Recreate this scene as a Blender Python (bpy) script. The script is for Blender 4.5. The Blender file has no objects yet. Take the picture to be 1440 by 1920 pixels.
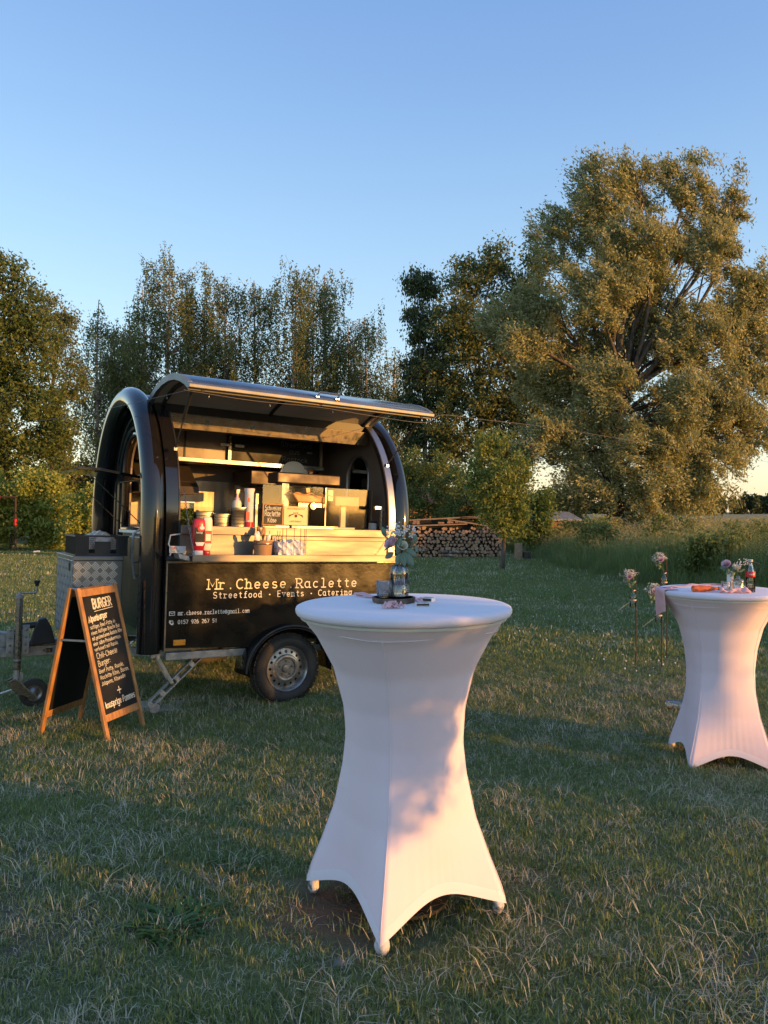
import bpy, math, random
import numpy as np
from mathutils import Matrix, Vector, Euler
PI = math.pi
R = math.radians
scene = bpy.context.scene
COL = scene.collection

# ---------------------------------------------------------------- camera, sky, sun, exposure
cam_data = bpy.data.cameras.new('camera')
cam_data.sensor_fit = 'HORIZONTAL'
cam_data.sensor_width = 36.0
cam_data.lens = 36.05
cam_data.clip_start = 0.05
cam_data.clip_end = 6000
camera = bpy.data.objects.new('camera', cam_data)
COL.objects.link(camera)
camera.location = (0, 0, 1.47)
camera.rotation_euler = (R(90), 0, 0)
scene.camera = camera

SUN_EL = R(5.0)
SUN_AZ = R(64)                      # angle from straight behind the camera, round to the right
S = Vector((math.sin(SUN_AZ) * math.cos(SUN_EL), -math.cos(SUN_AZ) * math.cos(SUN_EL), math.sin(SUN_EL)))
world = bpy.data.worlds.new('World')
scene.world = world
world.use_nodes = True
wn = world.node_tree.nodes
wl = world.node_tree.links
sky = wn.new('ShaderNodeTexSky')
sky.sky_type = 'NISHITA'
sky.sun_disc = False
sky.sun_elevation = SUN_EL
sky.sun_rotation = math.atan2(S.x, S.y)
sky.altitude = 0
sky.air_density = 1.0
sky.dust_density = 0.3
sky.ozone_density = 1.2
# the clear evening air lifts the pure scattering model towards a cleaner blue, cream at the horizon
w_tc = wn.new('ShaderNodeTexCoord'); w_sep = wn.new('ShaderNodeSeparateXYZ')
wl.new(w_tc.outputs['Generated'], w_sep.inputs[0])
w_ramp = wn.new('ShaderNodeValToRGB'); wl.new(w_sep.outputs['Z'], w_ramp.inputs[0])
cr_ = w_ramp.color_ramp
stops = [(0.0, (.74,.66,.62)), (.05, (.68,.68,.68)), (.12, (.55,.68,.82)), (.22, (.41,.62,.88)), (.34, (.31,.53,.88)), (.45, (.22,.42,.83)), (.58, (.15,.32,.76)), (1.0, (.13,.27,.62))]
while len(cr_.elements) < len(stops): cr_.elements.new(0.5)
for e_, (p_, c_) in zip(cr_.elements, stops): e_.position = p_; e_.color = (*c_, 1)
w_mul = wn.new('ShaderNodeMix'); w_mul.data_type = 'RGBA'; w_mul.blend_type = 'ADD'; w_mul.inputs[0].default_value = 1.0
w_n = wn.new('ShaderNodeVectorMath'); w_n.operation = 'SCALE'; w_n.inputs['Scale'].default_value = 0.66
wl.new(sky.outputs[0], w_n.inputs[0])
w_s = wn.new('ShaderNodeVectorMath'); w_s.operation = 'SCALE'; w_s.inputs['Scale'].default_value = 1/0.15*.5*.69
wl.new(w_ramp.outputs[0], w_s.inputs[0])
wl.new(w_n.outputs[0], w_mul.inputs[6]); wl.new(w_s.outputs[0], w_mul.inputs[7])
wl.new(w_mul.outputs[2], wn['Background'].inputs['Color'])
wn['Background'].inputs['Strength'].default_value = 0.15

sun_data = bpy.data.lights.new('sun', 'SUN')
sun_data.energy = 3.0
sun_data.angle = R(0.5)
sun_data.color = (1.0, 0.47, 0.11)
sun = bpy.data.objects.new('sun', sun_data)
COL.objects.link(sun)
sun.rotation_euler = S.to_track_quat('Z', 'Y').to_euler()

scene.view_settings.view_transform = 'Standard'
scene.view_settings.look = 'None'
scene.view_settings.exposure = 1.0
scene.view_settings.gamma = 1.0
scene.render.engine = 'CYCLES'
scene.cycles.max_bounces = 7
scene.cycles.transparent_max_bounces = 12

# ---------------------------------------------------------------- helpers
rng = np.random.default_rng(7)
random.seed(5)
rnd = random.uniform
F = 1442.0

def at(px, py, d):
    'world point at depth d that the 1440 x 1920 photograph shows at px, py'
    return Vector(((px - 720) / F * d, d, 1.47 + (960 - py) / F * d))

def ground_z(x, y):
    t = np.clip((np.asarray(y, float) - 3.0) / 2.3, 0, 1)
    z = -0.14 * t * t * (3 - 2 * t) - 0.06 * np.clip((np.asarray(y, float) - 6) / 26, 0, 1)
    x = np.asarray(x, float)
    z = z - .055*np.exp(-((x-2.25)**2+(np.asarray(y,float)-5.15)**2)/1.6)
    return z + 0.008 * np.sin(x * 2.1 + 0.6 * y) * np.sin(1.7 * y - x) + 0.006 * np.sin(5.3 * x + 1.3) * np.sin(4.7 * y)

class MB:
    def __init__(s):
        s.v = []; s.f = []; s.m = []
    def add(s, verts, faces, mi=0):
        o = len(s.v)
        s.v += [tuple(p) for p in verts]
        s.f += [tuple(i + o for i in q) for q in faces]
        s.m += [mi] * len(faces)
        return s
    def box(s, x0, x1, y0, y1, z0, z1, M=None, mi=0):
        v = [(x0,y0,z0),(x1,y0,z0),(x1,y1,z0),(x0,y1,z0),(x0,y0,z1),(x1,y0,z1),(x1,y1,z1),(x0,y1,z1)]
        if M is not None: v = [M @ Vector(p) for p in v]
        return s.add(v, [(0,3,2,1),(4,5,6,7),(0,1,5,4),(1,2,6,5),(2,3,7,6),(3,0,4,7)], mi)
    def bar(s, a, b, w, t, up=(0,0,1), mi=0):
        'box from a to b, w across, t along up'
        a = Vector(a); b = Vector(b); d = b - a; L = d.length; d.normalize()
        u = Vector(up); sd = d.cross(u).normalized(); u = sd.cross(d).normalized()
        M = Matrix((( sd.x, d.x, u.x, a.x),(sd.y, d.y, u.y, a.y),(sd.z, d.z, u.z, a.z),(0,0,0,1)))
        return s.box(-w/2, w/2, 0, L, -t/2, t/2, M, mi)
    def tube(s, pts, r, n=8, closed=False, caps=True, mi=0):
        P = [Vector(p) for p in pts]; k = len(P)
        rr = r if isinstance(r, (list, tuple)) else [r] * k
        T = []
        for i in range(k):
            if closed: t = P[(i+1) % k] - P[i-1]
            else: t = P[min(i+1, k-1)] - P[max(i-1, 0)]
            T.append(t.normalized() if t.length > 1e-9 else Vector((0,0,1)))
        N = T[0].orthogonal().normalized()
        vs = []
        for i in range(k):
            N = (N - T[i] * N.dot(T[i])).normalized()
            B = T[i].cross(N)
            for j in range(n):
                a = 2*PI*j/n
                vs.append(P[i] + (N*math.cos(a) + B*math.sin(a)) * rr[i])
        fs = []
        for i in range(k if closed else k-1):
            for j in range(n):
                a = i*n+j; b = i*n+(j+1) % n; c = ((i+1) % k)*n
                fs.append((a, b, c+(j+1) % n, c+j))
        if not closed and caps:
            fs.append(tuple(range(n-1, -1, -1))); fs.append(tuple((k-1)*n+j for j in range(n)))
        return s.add(vs, fs, mi)
    def lathe(s, prof, n=24, c=(0,0,0), M=None, mi=0, cap=True):
        vs = []; fs = []; k = len(prof)
        for r_, z in prof:
            for j in range(n):
                a = 2*PI*j/n
                p = Vector((c[0]+r_*math.cos(a), c[1]+r_*math.sin(a), c[2]+z))
                vs.append(M @ p if M is not None else p)
        for i in range(k-1):
            for j in range(n):
                a = i*n+j; b = i*n+(j+1) % n
                fs.append((a, b, b+n, a+n))
        if cap and prof[0][0] > 1e-6: fs.append(tuple(range(n-1, -1, -1)))
        if cap and prof[-1][0] > 1e-6: fs.append(tuple((k-1)*n+j for j in range(n)))
        return s.add(vs, fs, mi)
    def prism(s, poly, axis, a, b, M=None, mi=0):
        'extrude the 2-D outline poly along axis from a to b'
        def P(u, v, w):
            p = {0:(w,u,v), 1:(u,w,v), 2:(u,v,w)}[axis]
            return M @ Vector(p) if M is not None else p
        n = len(poly)
        vs = [P(u,v,a) for u,v in poly] + [P(u,v,b) for u,v in poly]
        fs = [tuple(range(n-1,-1,-1)), tuple(range(n,2*n))] + [(i,(i+1)%n,(i+1)%n+n,i+n) for i in range(n)]
        return s.add(vs, fs, mi)
    def grid(s, fn, nu, nv, mi=0, closed_u=False):
        vs = [fn(i/(nu if closed_u else nu-1), j/(nv-1)) for j in range(nv) for i in range(nu)]
        fs = []
        for j in range(nv-1):
            for i in range(nu if closed_u else nu-1):
                i2 = (i+1) % nu
                fs.append((j*nu+i, j*nu+i2, (j+1)*nu+i2, (j+1)*nu+i))
        return s.add(vs, fs, mi)
    def build(s, name, mat, parent=None, smooth=False, bevel=0, sub=0, solid=0):
        me = bpy.data.meshes.new(name)
        me.from_pydata(s.v, [], s.f)
        for m in (mat if isinstance(mat, (list, tuple)) else [mat]): me.materials.append(m)
        me.polygons.foreach_set('material_index', s.m)
        bad = me.validate()
        o = bpy.data.objects.new(name, me)
        COL.objects.link(o)
        if parent is not None: o.parent = parent
        if smooth:
            me.polygons.foreach_set('use_smooth', [True]*len(me.polygons))
            if smooth != 'all':
                try: me.set_sharp_from_angle(angle=R(38))
                except Exception: pass
        if solid:
            m = o.modifiers.new('thickness', 'SOLIDIFY'); m.thickness = solid; m.offset = 0
        if bevel:
            m = o.modifiers.new('bevel', 'BEVEL'); m.width = bevel; m.segments = 2; m.limit_method = 'ANGLE'; m.angle_limit = R(40)
        if sub:
            m = o.modifiers.new('sub', 'SUBSURF'); m.levels = sub; m.render_levels = sub
        me.update()
        return o

def np_mesh(name, V, Fq, mats, midx=None, parent=None):
    me = bpy.data.meshes.new(name)
    k = Fq.shape[1]
    me.vertices.add(len(V)); me.vertices.foreach_set('co', V.astype(np.float32).ravel())
    me.loops.add(Fq.size); me.loops.foreach_set('vertex_index', Fq.astype(np.int32).ravel())
    me.polygons.add(len(Fq)); me.polygons.foreach_set('loop_start', np.arange(0, Fq.size, k, dtype=np.int32))
    me.polygons.foreach_set('loop_total', np.full(len(Fq), k, dtype=np.int32))
    for m in mats: me.materials.append(m)
    if midx is not None: me.polygons.foreach_set('material_index', midx.astype(np.int32))
    me.update(calc_edges=True)
    o = bpy.data.objects.new(name, me); COL.objects.link(o)
    if parent is not None: o.parent = parent
    return o

def tag(o, label=None, cat=None, group=None, kind=None):
    if label: o['label'] = label
    if cat: o['category'] = cat
    if group: o['group'] = group
    if kind: o['kind'] = kind
    return o

def empty(name, loc=(0,0,0), rz=0, label=None, cat=None, group=None, mat=None):
    o = bpy.data.objects.new(name, None)
    o.empty_display_size = 0.1
    COL.objects.link(o)
    if mat is not None:
        M = mat @ Matrix.Translation(Vector(loc)) @ Matrix.Rotation(rz, 4, 'Z')
        o.location = M.to_translation(); o.rotation_euler = M.to_euler()
    else:
        o.location = loc; o.rotation_euler = (0, 0, rz)
    return tag(o, label, cat, group)

def dup(root, loc=None, rz=None, label=None, scale=None):
    'a copy of a thing with copies of its parts and sub-parts'
    r = root.copy(); COL.objects.link(r)
    if loc is not None: r.location = loc
    if rz is not None: r.rotation_euler = (0, 0, rz)
    if scale is not None: r.scale = scale
    if label: r['label'] = label
    for ch in list(root.children):
        c = ch.copy(); COL.objects.link(c); c.parent = r
        for g in list(ch.children):
            d = g.copy(); COL.objects.link(d); d.parent = c
    return r

# ---------------------------------------------------------------- materials
def mat_new(name):
    m = bpy.data.materials.new(name); m.use_nodes = True
    return m, m.node_tree.nodes, m.node_tree.links, m.node_tree.nodes['Principled BSDF']

def pm(name, col, rough=0.5, metal=0.0, col2=None, nscale=6.0, bump=0.0, bscale=None, stretch=(1,1,1), coat=0.0, trans=0.0, ior=1.45, spec=None, detail=4, rvar=0.0, lo=0.35, hi=0.65, sheen=0.0):
    m, n, l, p = mat_new(name)
    p.inputs['Base Color'].default_value = (*col, 1)
    p.inputs['Roughness'].default_value = rough
    p.inputs['Metallic'].default_value = metal
    p.inputs['Coat Weight'].default_value = coat
    p.inputs['Coat Roughness'].default_value = 0.04
    p.inputs['Transmission Weight'].default_value = trans
    p.inputs['IOR'].default_value = ior
    if spec is not None: p.inputs['Specular IOR Level'].default_value = spec
    if sheen: p.inputs['Sheen Weight'].default_value = sheen
    if col2 is not None or bump or rvar:
        tc = n.new('ShaderNodeTexCoord'); mp = n.new('ShaderNodeMapping'); mp.inputs['Scale'].default_value = stretch
        l.new(tc.outputs['Object'], mp.inputs[0])
        nt = n.new('ShaderNodeTexNoise'); nt.inputs['Scale'].default_value = nscale; nt.inputs['Detail'].default_value = detail
        l.new(mp.outputs[0], nt.inputs['Vector'])
        mr = n.new('ShaderNodeMapRange'); mr.inputs[1].default_value = lo; mr.inputs[2].default_value = hi
        l.new(nt.outputs['Fac'], mr.inputs[0])
        if col2 is not None:
            mx = n.new('ShaderNodeMix'); mx.data_type = 'RGBA'
            mx.inputs[6].default_value = (*col, 1); mx.inputs[7].default_value = (*col2, 1)
            l.new(mr.outputs[0], mx.inputs[0]); l.new(mx.outputs[2], p.inputs['Base Color'])
        if rvar:
            r2 = n.new('ShaderNodeMapRange'); r2.inputs[3].default_value = rough - rvar; r2.inputs[4].default_value = rough + rvar
            l.new(mr.outputs[0], r2.inputs[0]); l.new(r2.outputs[0], p.inputs['Roughness'])
        if bump:
            nb = n.new('ShaderNodeTexNoise'); nb.inputs['Scale'].default_value = bscale or nscale*4; nb.inputs['Detail'].default_value = 5
            l.new(mp.outputs[0], nb.inputs['Vector'])
            bp = n.new('ShaderNodeBump'); bp.inputs['Strength'].default_value = bump; bp.inputs['Distance'].default_value = 0.01
            l.new(nb.outputs['Fac'], bp.inputs['Height']); l.new(bp.outputs[0], p.inputs['Normal'])
    return m

def leaf_mat(name, c1, c2, trans=0.3, rough=0.55, nscale=0.6, tcol=None):
    m, n, l, p = mat_new(name)
    geo = n.new('ShaderNodeNewGeometry')
    nt = n.new('ShaderNodeTexNoise'); nt.inputs['Scale'].default_value = nscale; nt.inputs['Detail'].default_value = 3
    l.new(geo.outputs['Position'], nt.inputs['Vector'])
    wn_ = n.new('ShaderNodeTexWhiteNoise'); wn_.noise_dimensions = '1D'
    l.new(geo.outputs['Random Per Island'], wn_.inputs['W'])
    ad = n.new('ShaderNodeMath'); ad.operation = 'MULTIPLY_ADD'; ad.inputs[1].default_value = 0.5; 
    l.new(wn_.outputs['Value'], ad.inputs[0]); l.new(nt.outputs['Fac'], ad.inputs[2])
    mr = n.new('ShaderNodeMapRange'); mr.inputs[1].default_value = 0.35; mr.inputs[2].default_value = 1.15
    l.new(ad.outputs[0], mr.inputs[0])
    mx = n.new('ShaderNodeMix'); mx.data_type = 'RGBA'
    mx.inputs[6].default_value = (*c1, 1); mx.inputs[7].default_value = (*c2, 1)
    l.new(mr.outputs[0], mx.inputs[0]); l.new(mx.outputs[2], p.inputs['Base Color'])
    p.inputs['Roughness'].default_value = rough
    p.inputs['Specular IOR Level'].default_value = 0.35
    tr = n.new('ShaderNodeBsdfTranslucent')
    if tcol: tr.inputs[0].default_value = (*tcol, 1)
    else: l.new(mx.outputs[2], tr.inputs[0])
    ms = n.new('ShaderNodeMixShader'); ms.inputs[0].default_value = trans
    l.new(p.outputs[0], ms.inputs[1]); l.new(tr.outputs[0], ms.inputs[2])
    l.new(ms.outputs[0], n['Material Output'].inputs['Surface'])
    return m

def glass_mat(name, tint=(1,1,1), rough=0.0, mix=0.88, bump=0.0):
    'thin clear pane: mostly see-through with a reflecting surface'
    m, n, l, p = mat_new(name)
    g = n.new('ShaderNodeBsdfGlossy'); g.inputs['Roughness'].default_value = rough + 0.02
    t = n.new('ShaderNodeBsdfTransparent'); t.inputs[0].default_value = (*tint, 1)
    fr = n.new('ShaderNodeFresnel'); fr.inputs[0].default_value = 1.5
    mr = n.new('ShaderNodeMapRange'); mr.inputs[3].default_value = 1-mix; mr.inputs[4].default_value = 1.0
    l.new(fr.outputs[0], mr.inputs[0])
    ms = n.new('ShaderNodeMixShader')
    l.new(mr.outputs[0], ms.inputs[0]); l.new(t.outputs[0], ms.inputs[1]); l.new(g.outputs[0], ms.inputs[2])
    if bump:
        tc = n.new('ShaderNodeTexCoord')
        nb = n.new('ShaderNodeTexVoronoi'); nb.inputs['Scale'].default_value = 90
        l.new(tc.outputs['Object'], nb.inputs['Vector'])
        bp = n.new('ShaderNodeBump'); bp.inputs['Strength'].default_value = bump; bp.inputs['Distance'].default_value = 0.004
        l.new(nb.outputs['Distance'], bp.inputs['Height']); l.new(bp.outputs[0], g.inputs['Normal'])
    l.new(ms.outputs[0], n['Material Output'].inputs['Surface'])
    return m

M = {}
M['black_gloss'] = pm('black_gloss_paint', (.008,.008,.010), 0.10, 0, coat=0.6, col2=(.014,.013,.013), nscale=3, bump=0.02, bscale=60, rvar=0.03)
M['black_worn'] = pm('black_worn_paint', (.007,.0065,.006), 0.20, 0, spec=.35, col2=(.013,.011,.009), nscale=5, bump=0.06, bscale=35, rvar=0.06, detail=8)
M['black_plastic'] = pm('black_plastic', (.02,.02,.022), 0.45, col2=(.03,.03,.03), nscale=8)
M['black_matte'] = pm('black_matte', (.018,.018,.018), 0.8)
M['rubber'] = pm('rubber', (.022,.021,.020), 0.75, col2=(.045,.040,.034), nscale=9, bump=0.15)
M['steel'] = pm('brushed_steel', (.31,.30,.285), 0.26, 0.95, col2=(.25,.24,.225), nscale=4, stretch=(1,1,12), bump=0.03, bscale=40, rvar=0.08)
M['steel_dirty'] = pm('dirty_steel', (.27,.24,.20), 0.38, 0.85, col2=(.20,.17,.135), nscale=14, bump=0.06, bscale=50, rvar=0.12, detail=8)
M['brown_steel'] = pm('smoked_brown_steel', (.085,.07,.06), 0.45, 0.6, col2=(.06,.048,.04), nscale=5, rvar=0.1)
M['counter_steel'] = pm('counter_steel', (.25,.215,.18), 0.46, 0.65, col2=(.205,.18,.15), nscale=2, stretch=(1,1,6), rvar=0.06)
M['galv'] = pm('galvanised_steel', (.42,.43,.44), 0.48, 0.75, col2=(.27,.27,.27), nscale=18, bump=0.08, bscale=80, rvar=0.1)
M['alu'] = pm('aluminium_trim', (.36,.37,.39), 0.36, 0.85, col2=(.28,.29,.31), nscale=5, rvar=0.06)
M['trim_grey'] = pm('grey_edge_trim', (.22,.23,.25), 0.5, 0.5, col2=(.16,.17,.18), nscale=6)
M['rim'] = pm('silver_rim_paint', (.40,.39,.37), 0.36, 0.7, col2=(.20,.18,.16), nscale=12, rvar=0.1)
M['inner_wall'] = pm('interior_wall', (.23,.20,.185), 0.5, 0.25, col2=(.19,.165,.15), nscale=2.5, rvar=0.08)
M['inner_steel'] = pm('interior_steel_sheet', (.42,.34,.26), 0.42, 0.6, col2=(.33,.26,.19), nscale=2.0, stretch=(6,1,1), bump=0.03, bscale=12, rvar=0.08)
M['lid_skin'] = pm('lid_blue_grey_skin', (.20,.25,.31), 0.16, 0.6, coat=0.4, col2=(.13,.16,.19), nscale=3)
M['lid_inside'] = pm('lid_inner_lining', (.50,.45,.41), 0.55, 0.0, col2=(.43,.39,.36), nscale=3)
M['sunlit_print'] = pm('sunlit_lettering', (.80,.72,.50), 0.5)  # white lettering with the yellow of the sun mixed into its colour
M['white_print'] = pm('white_lettering', (.74,.72,.66), 0.5)
M['chalk'] = pm('chalk_marker', (.82,.78,.62), 0.8, col2=(.60,.56,.44), nscale=60)
M['chalk_grey'] = pm('faded_chalk', (.20,.20,.19), 0.9)
M['board'] = pm('chalkboard_face', (.012,.012,.013), 0.5, spec=.3, col2=(.020,.020,.020), nscale=6, rvar=0.1)
M['oak'] = pm('oiled_pine', (.47,.24,.085), 0.5, col2=(.30,.135,.045), nscale=5, stretch=(7,7,1), bump=0.15, bscale=30, detail=8)
M['orange_lens'] = pm('amber_reflector', (.80,.30,.03), 0.25, coat=0.5)
M['cloth'] = pm('white_stretch_fabric', (.86,.72,.78), 0.85, col2=(.83,.69,.75), nscale=3, bump=0.10, bscale=420, sheen=0.15)
M['cloth_cap'] = pm('white_table_cap_fabric', (.82,.75,.81), 0.8, col2=(.79,.72,.78), nscale=4, bump=0.05, bscale=200, sheen=0.15)
M['cloth_dirty'] = pm('soiled_fabric', (.62,.60,.60), 0.85, col2=(.16,.14,.11), nscale=40, detail=6, lo=.48, hi=.62)
M['pink'] = pm('pink_gauze', (.80,.50,.50), 0.8, col2=(.74,.43,.44), nscale=20, bump=0.2, bscale=160)
M['bark_wood'] = pm('bark', (.17,.125,.09), 0.9, col2=(.07,.05,.035), nscale=22, bump=0.6, bscale=60)
M['wood_slice'] = pm('sawn_wood_face', (.55,.46,.38), 0.7, col2=(.42,.34,.27), nscale=20, bump=0.1)
M['glass'] = glass_mat('clear_glass', (.985,.99,.99), 0, .94)
M['glass_pressed'] = glass_mat('pressed_glass', (1,1,1), .14, .90, bump=.7)
M['pane'] = glass_mat('dirty_acrylic_pane', (.94,.93,.91), .03, .985)
M['water'] = glass_mat('vase_water', (.96,.98,.97), 0, .96)
M['red'] = pm('red_plastic', (.55,.012,.018), 0.28, coat=0.3)
M['red_print'] = pm('red_print', (.60,.03,.03), 0.45)
M['cream'] = pm('cream_plastic', (.78,.72,.55), 0.4)
M['white_plastic'] = pm('white_plastic', (.78,.77,.74), 0.4)
M['paper'] = pm('paper_napkin', (.82,.80,.80), 0.85, bump=0.3, bscale=60)
M['kraft'] = pm('kraft_bucket', (.42,.24,.11), 0.6, col2=(.35,.19,.08), nscale=10)
M['card_gold'] = pm('gold_certificate', (.72,.60,.30), 0.45, col2=(.65,.53,.25), nscale=8)
M['ink'] = pm('brown_ink', (.10,.06,.03), 0.7)
M['green_leaf'] = leaf_mat('salad_leaf', (.05,.13,.02), (.14,.24,.04), .2, nscale=30)
M['cheese'] = pm('raclette_cheese', (.72,.36,.16), 0.35, col2=(.80,.50,.20), nscale=25, bump=0.2, coat=.3)
M['bag'] = pm('plastic_bag_buns', (.72,.55,.42), 0.3, col2=(.58,.40,.28), nscale=12, bump=0.4, bscale=18, coat=0.4)
M['concrete'] = pm('pale_support_slab', (.55,.53,.49), 0.8, col2=(.42,.40,.37), nscale=12, bump=0.15)
M['stone'] = pm('stone', (.20,.19,.18), 0.9, col2=(.12,.11,.10), nscale=18, bump=0.5)
M['rose_pink'] = pm('pink_rose_petal', (.72,.42,.50), 0.7, col2=(.82,.62,.66), nscale=60)
M['rose_white'] = pm('cream_rose_petal', (.76,.72,.62), 0.7, col2=(.68,.66,.50), nscale=60)
M['gyps'] = pm('white_blossom', (.80,.78,.74), 0.8)
M['euca'] = leaf_mat('eucalyptus_leaf', (.16,.25,.17), (.27,.37,.27), .25, nscale=20)
M['stem'] = pm('green_stem', (.06,.11,.03), 0.6)
M['rust'] = pm('rusty_rod', (.10,.06,.04), 0.8, metal=.3, col2=(.06,.035,.022), nscale=40)
M['orange_glass'] = pm('orange_bottle', (.85,.20,.03), 0.12, coat=.5, trans=.35)
M['cola'] = pm('dark_cola', (.03,.008,.004), 0.08, coat=0.5)
M['wire'] = pm('clear_cable', (.22,.20,.17), 0.5)
M['cable_white'] = pm('white_cable', (.60,.60,.60), 0.5)
M['blue'] = pm('blue_object', (.02,.07,.35), .4)
def wood_plate(name, c1, c2): return pm(name, c1, .8, col2=c2, nscale=8, bump=.3)
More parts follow.
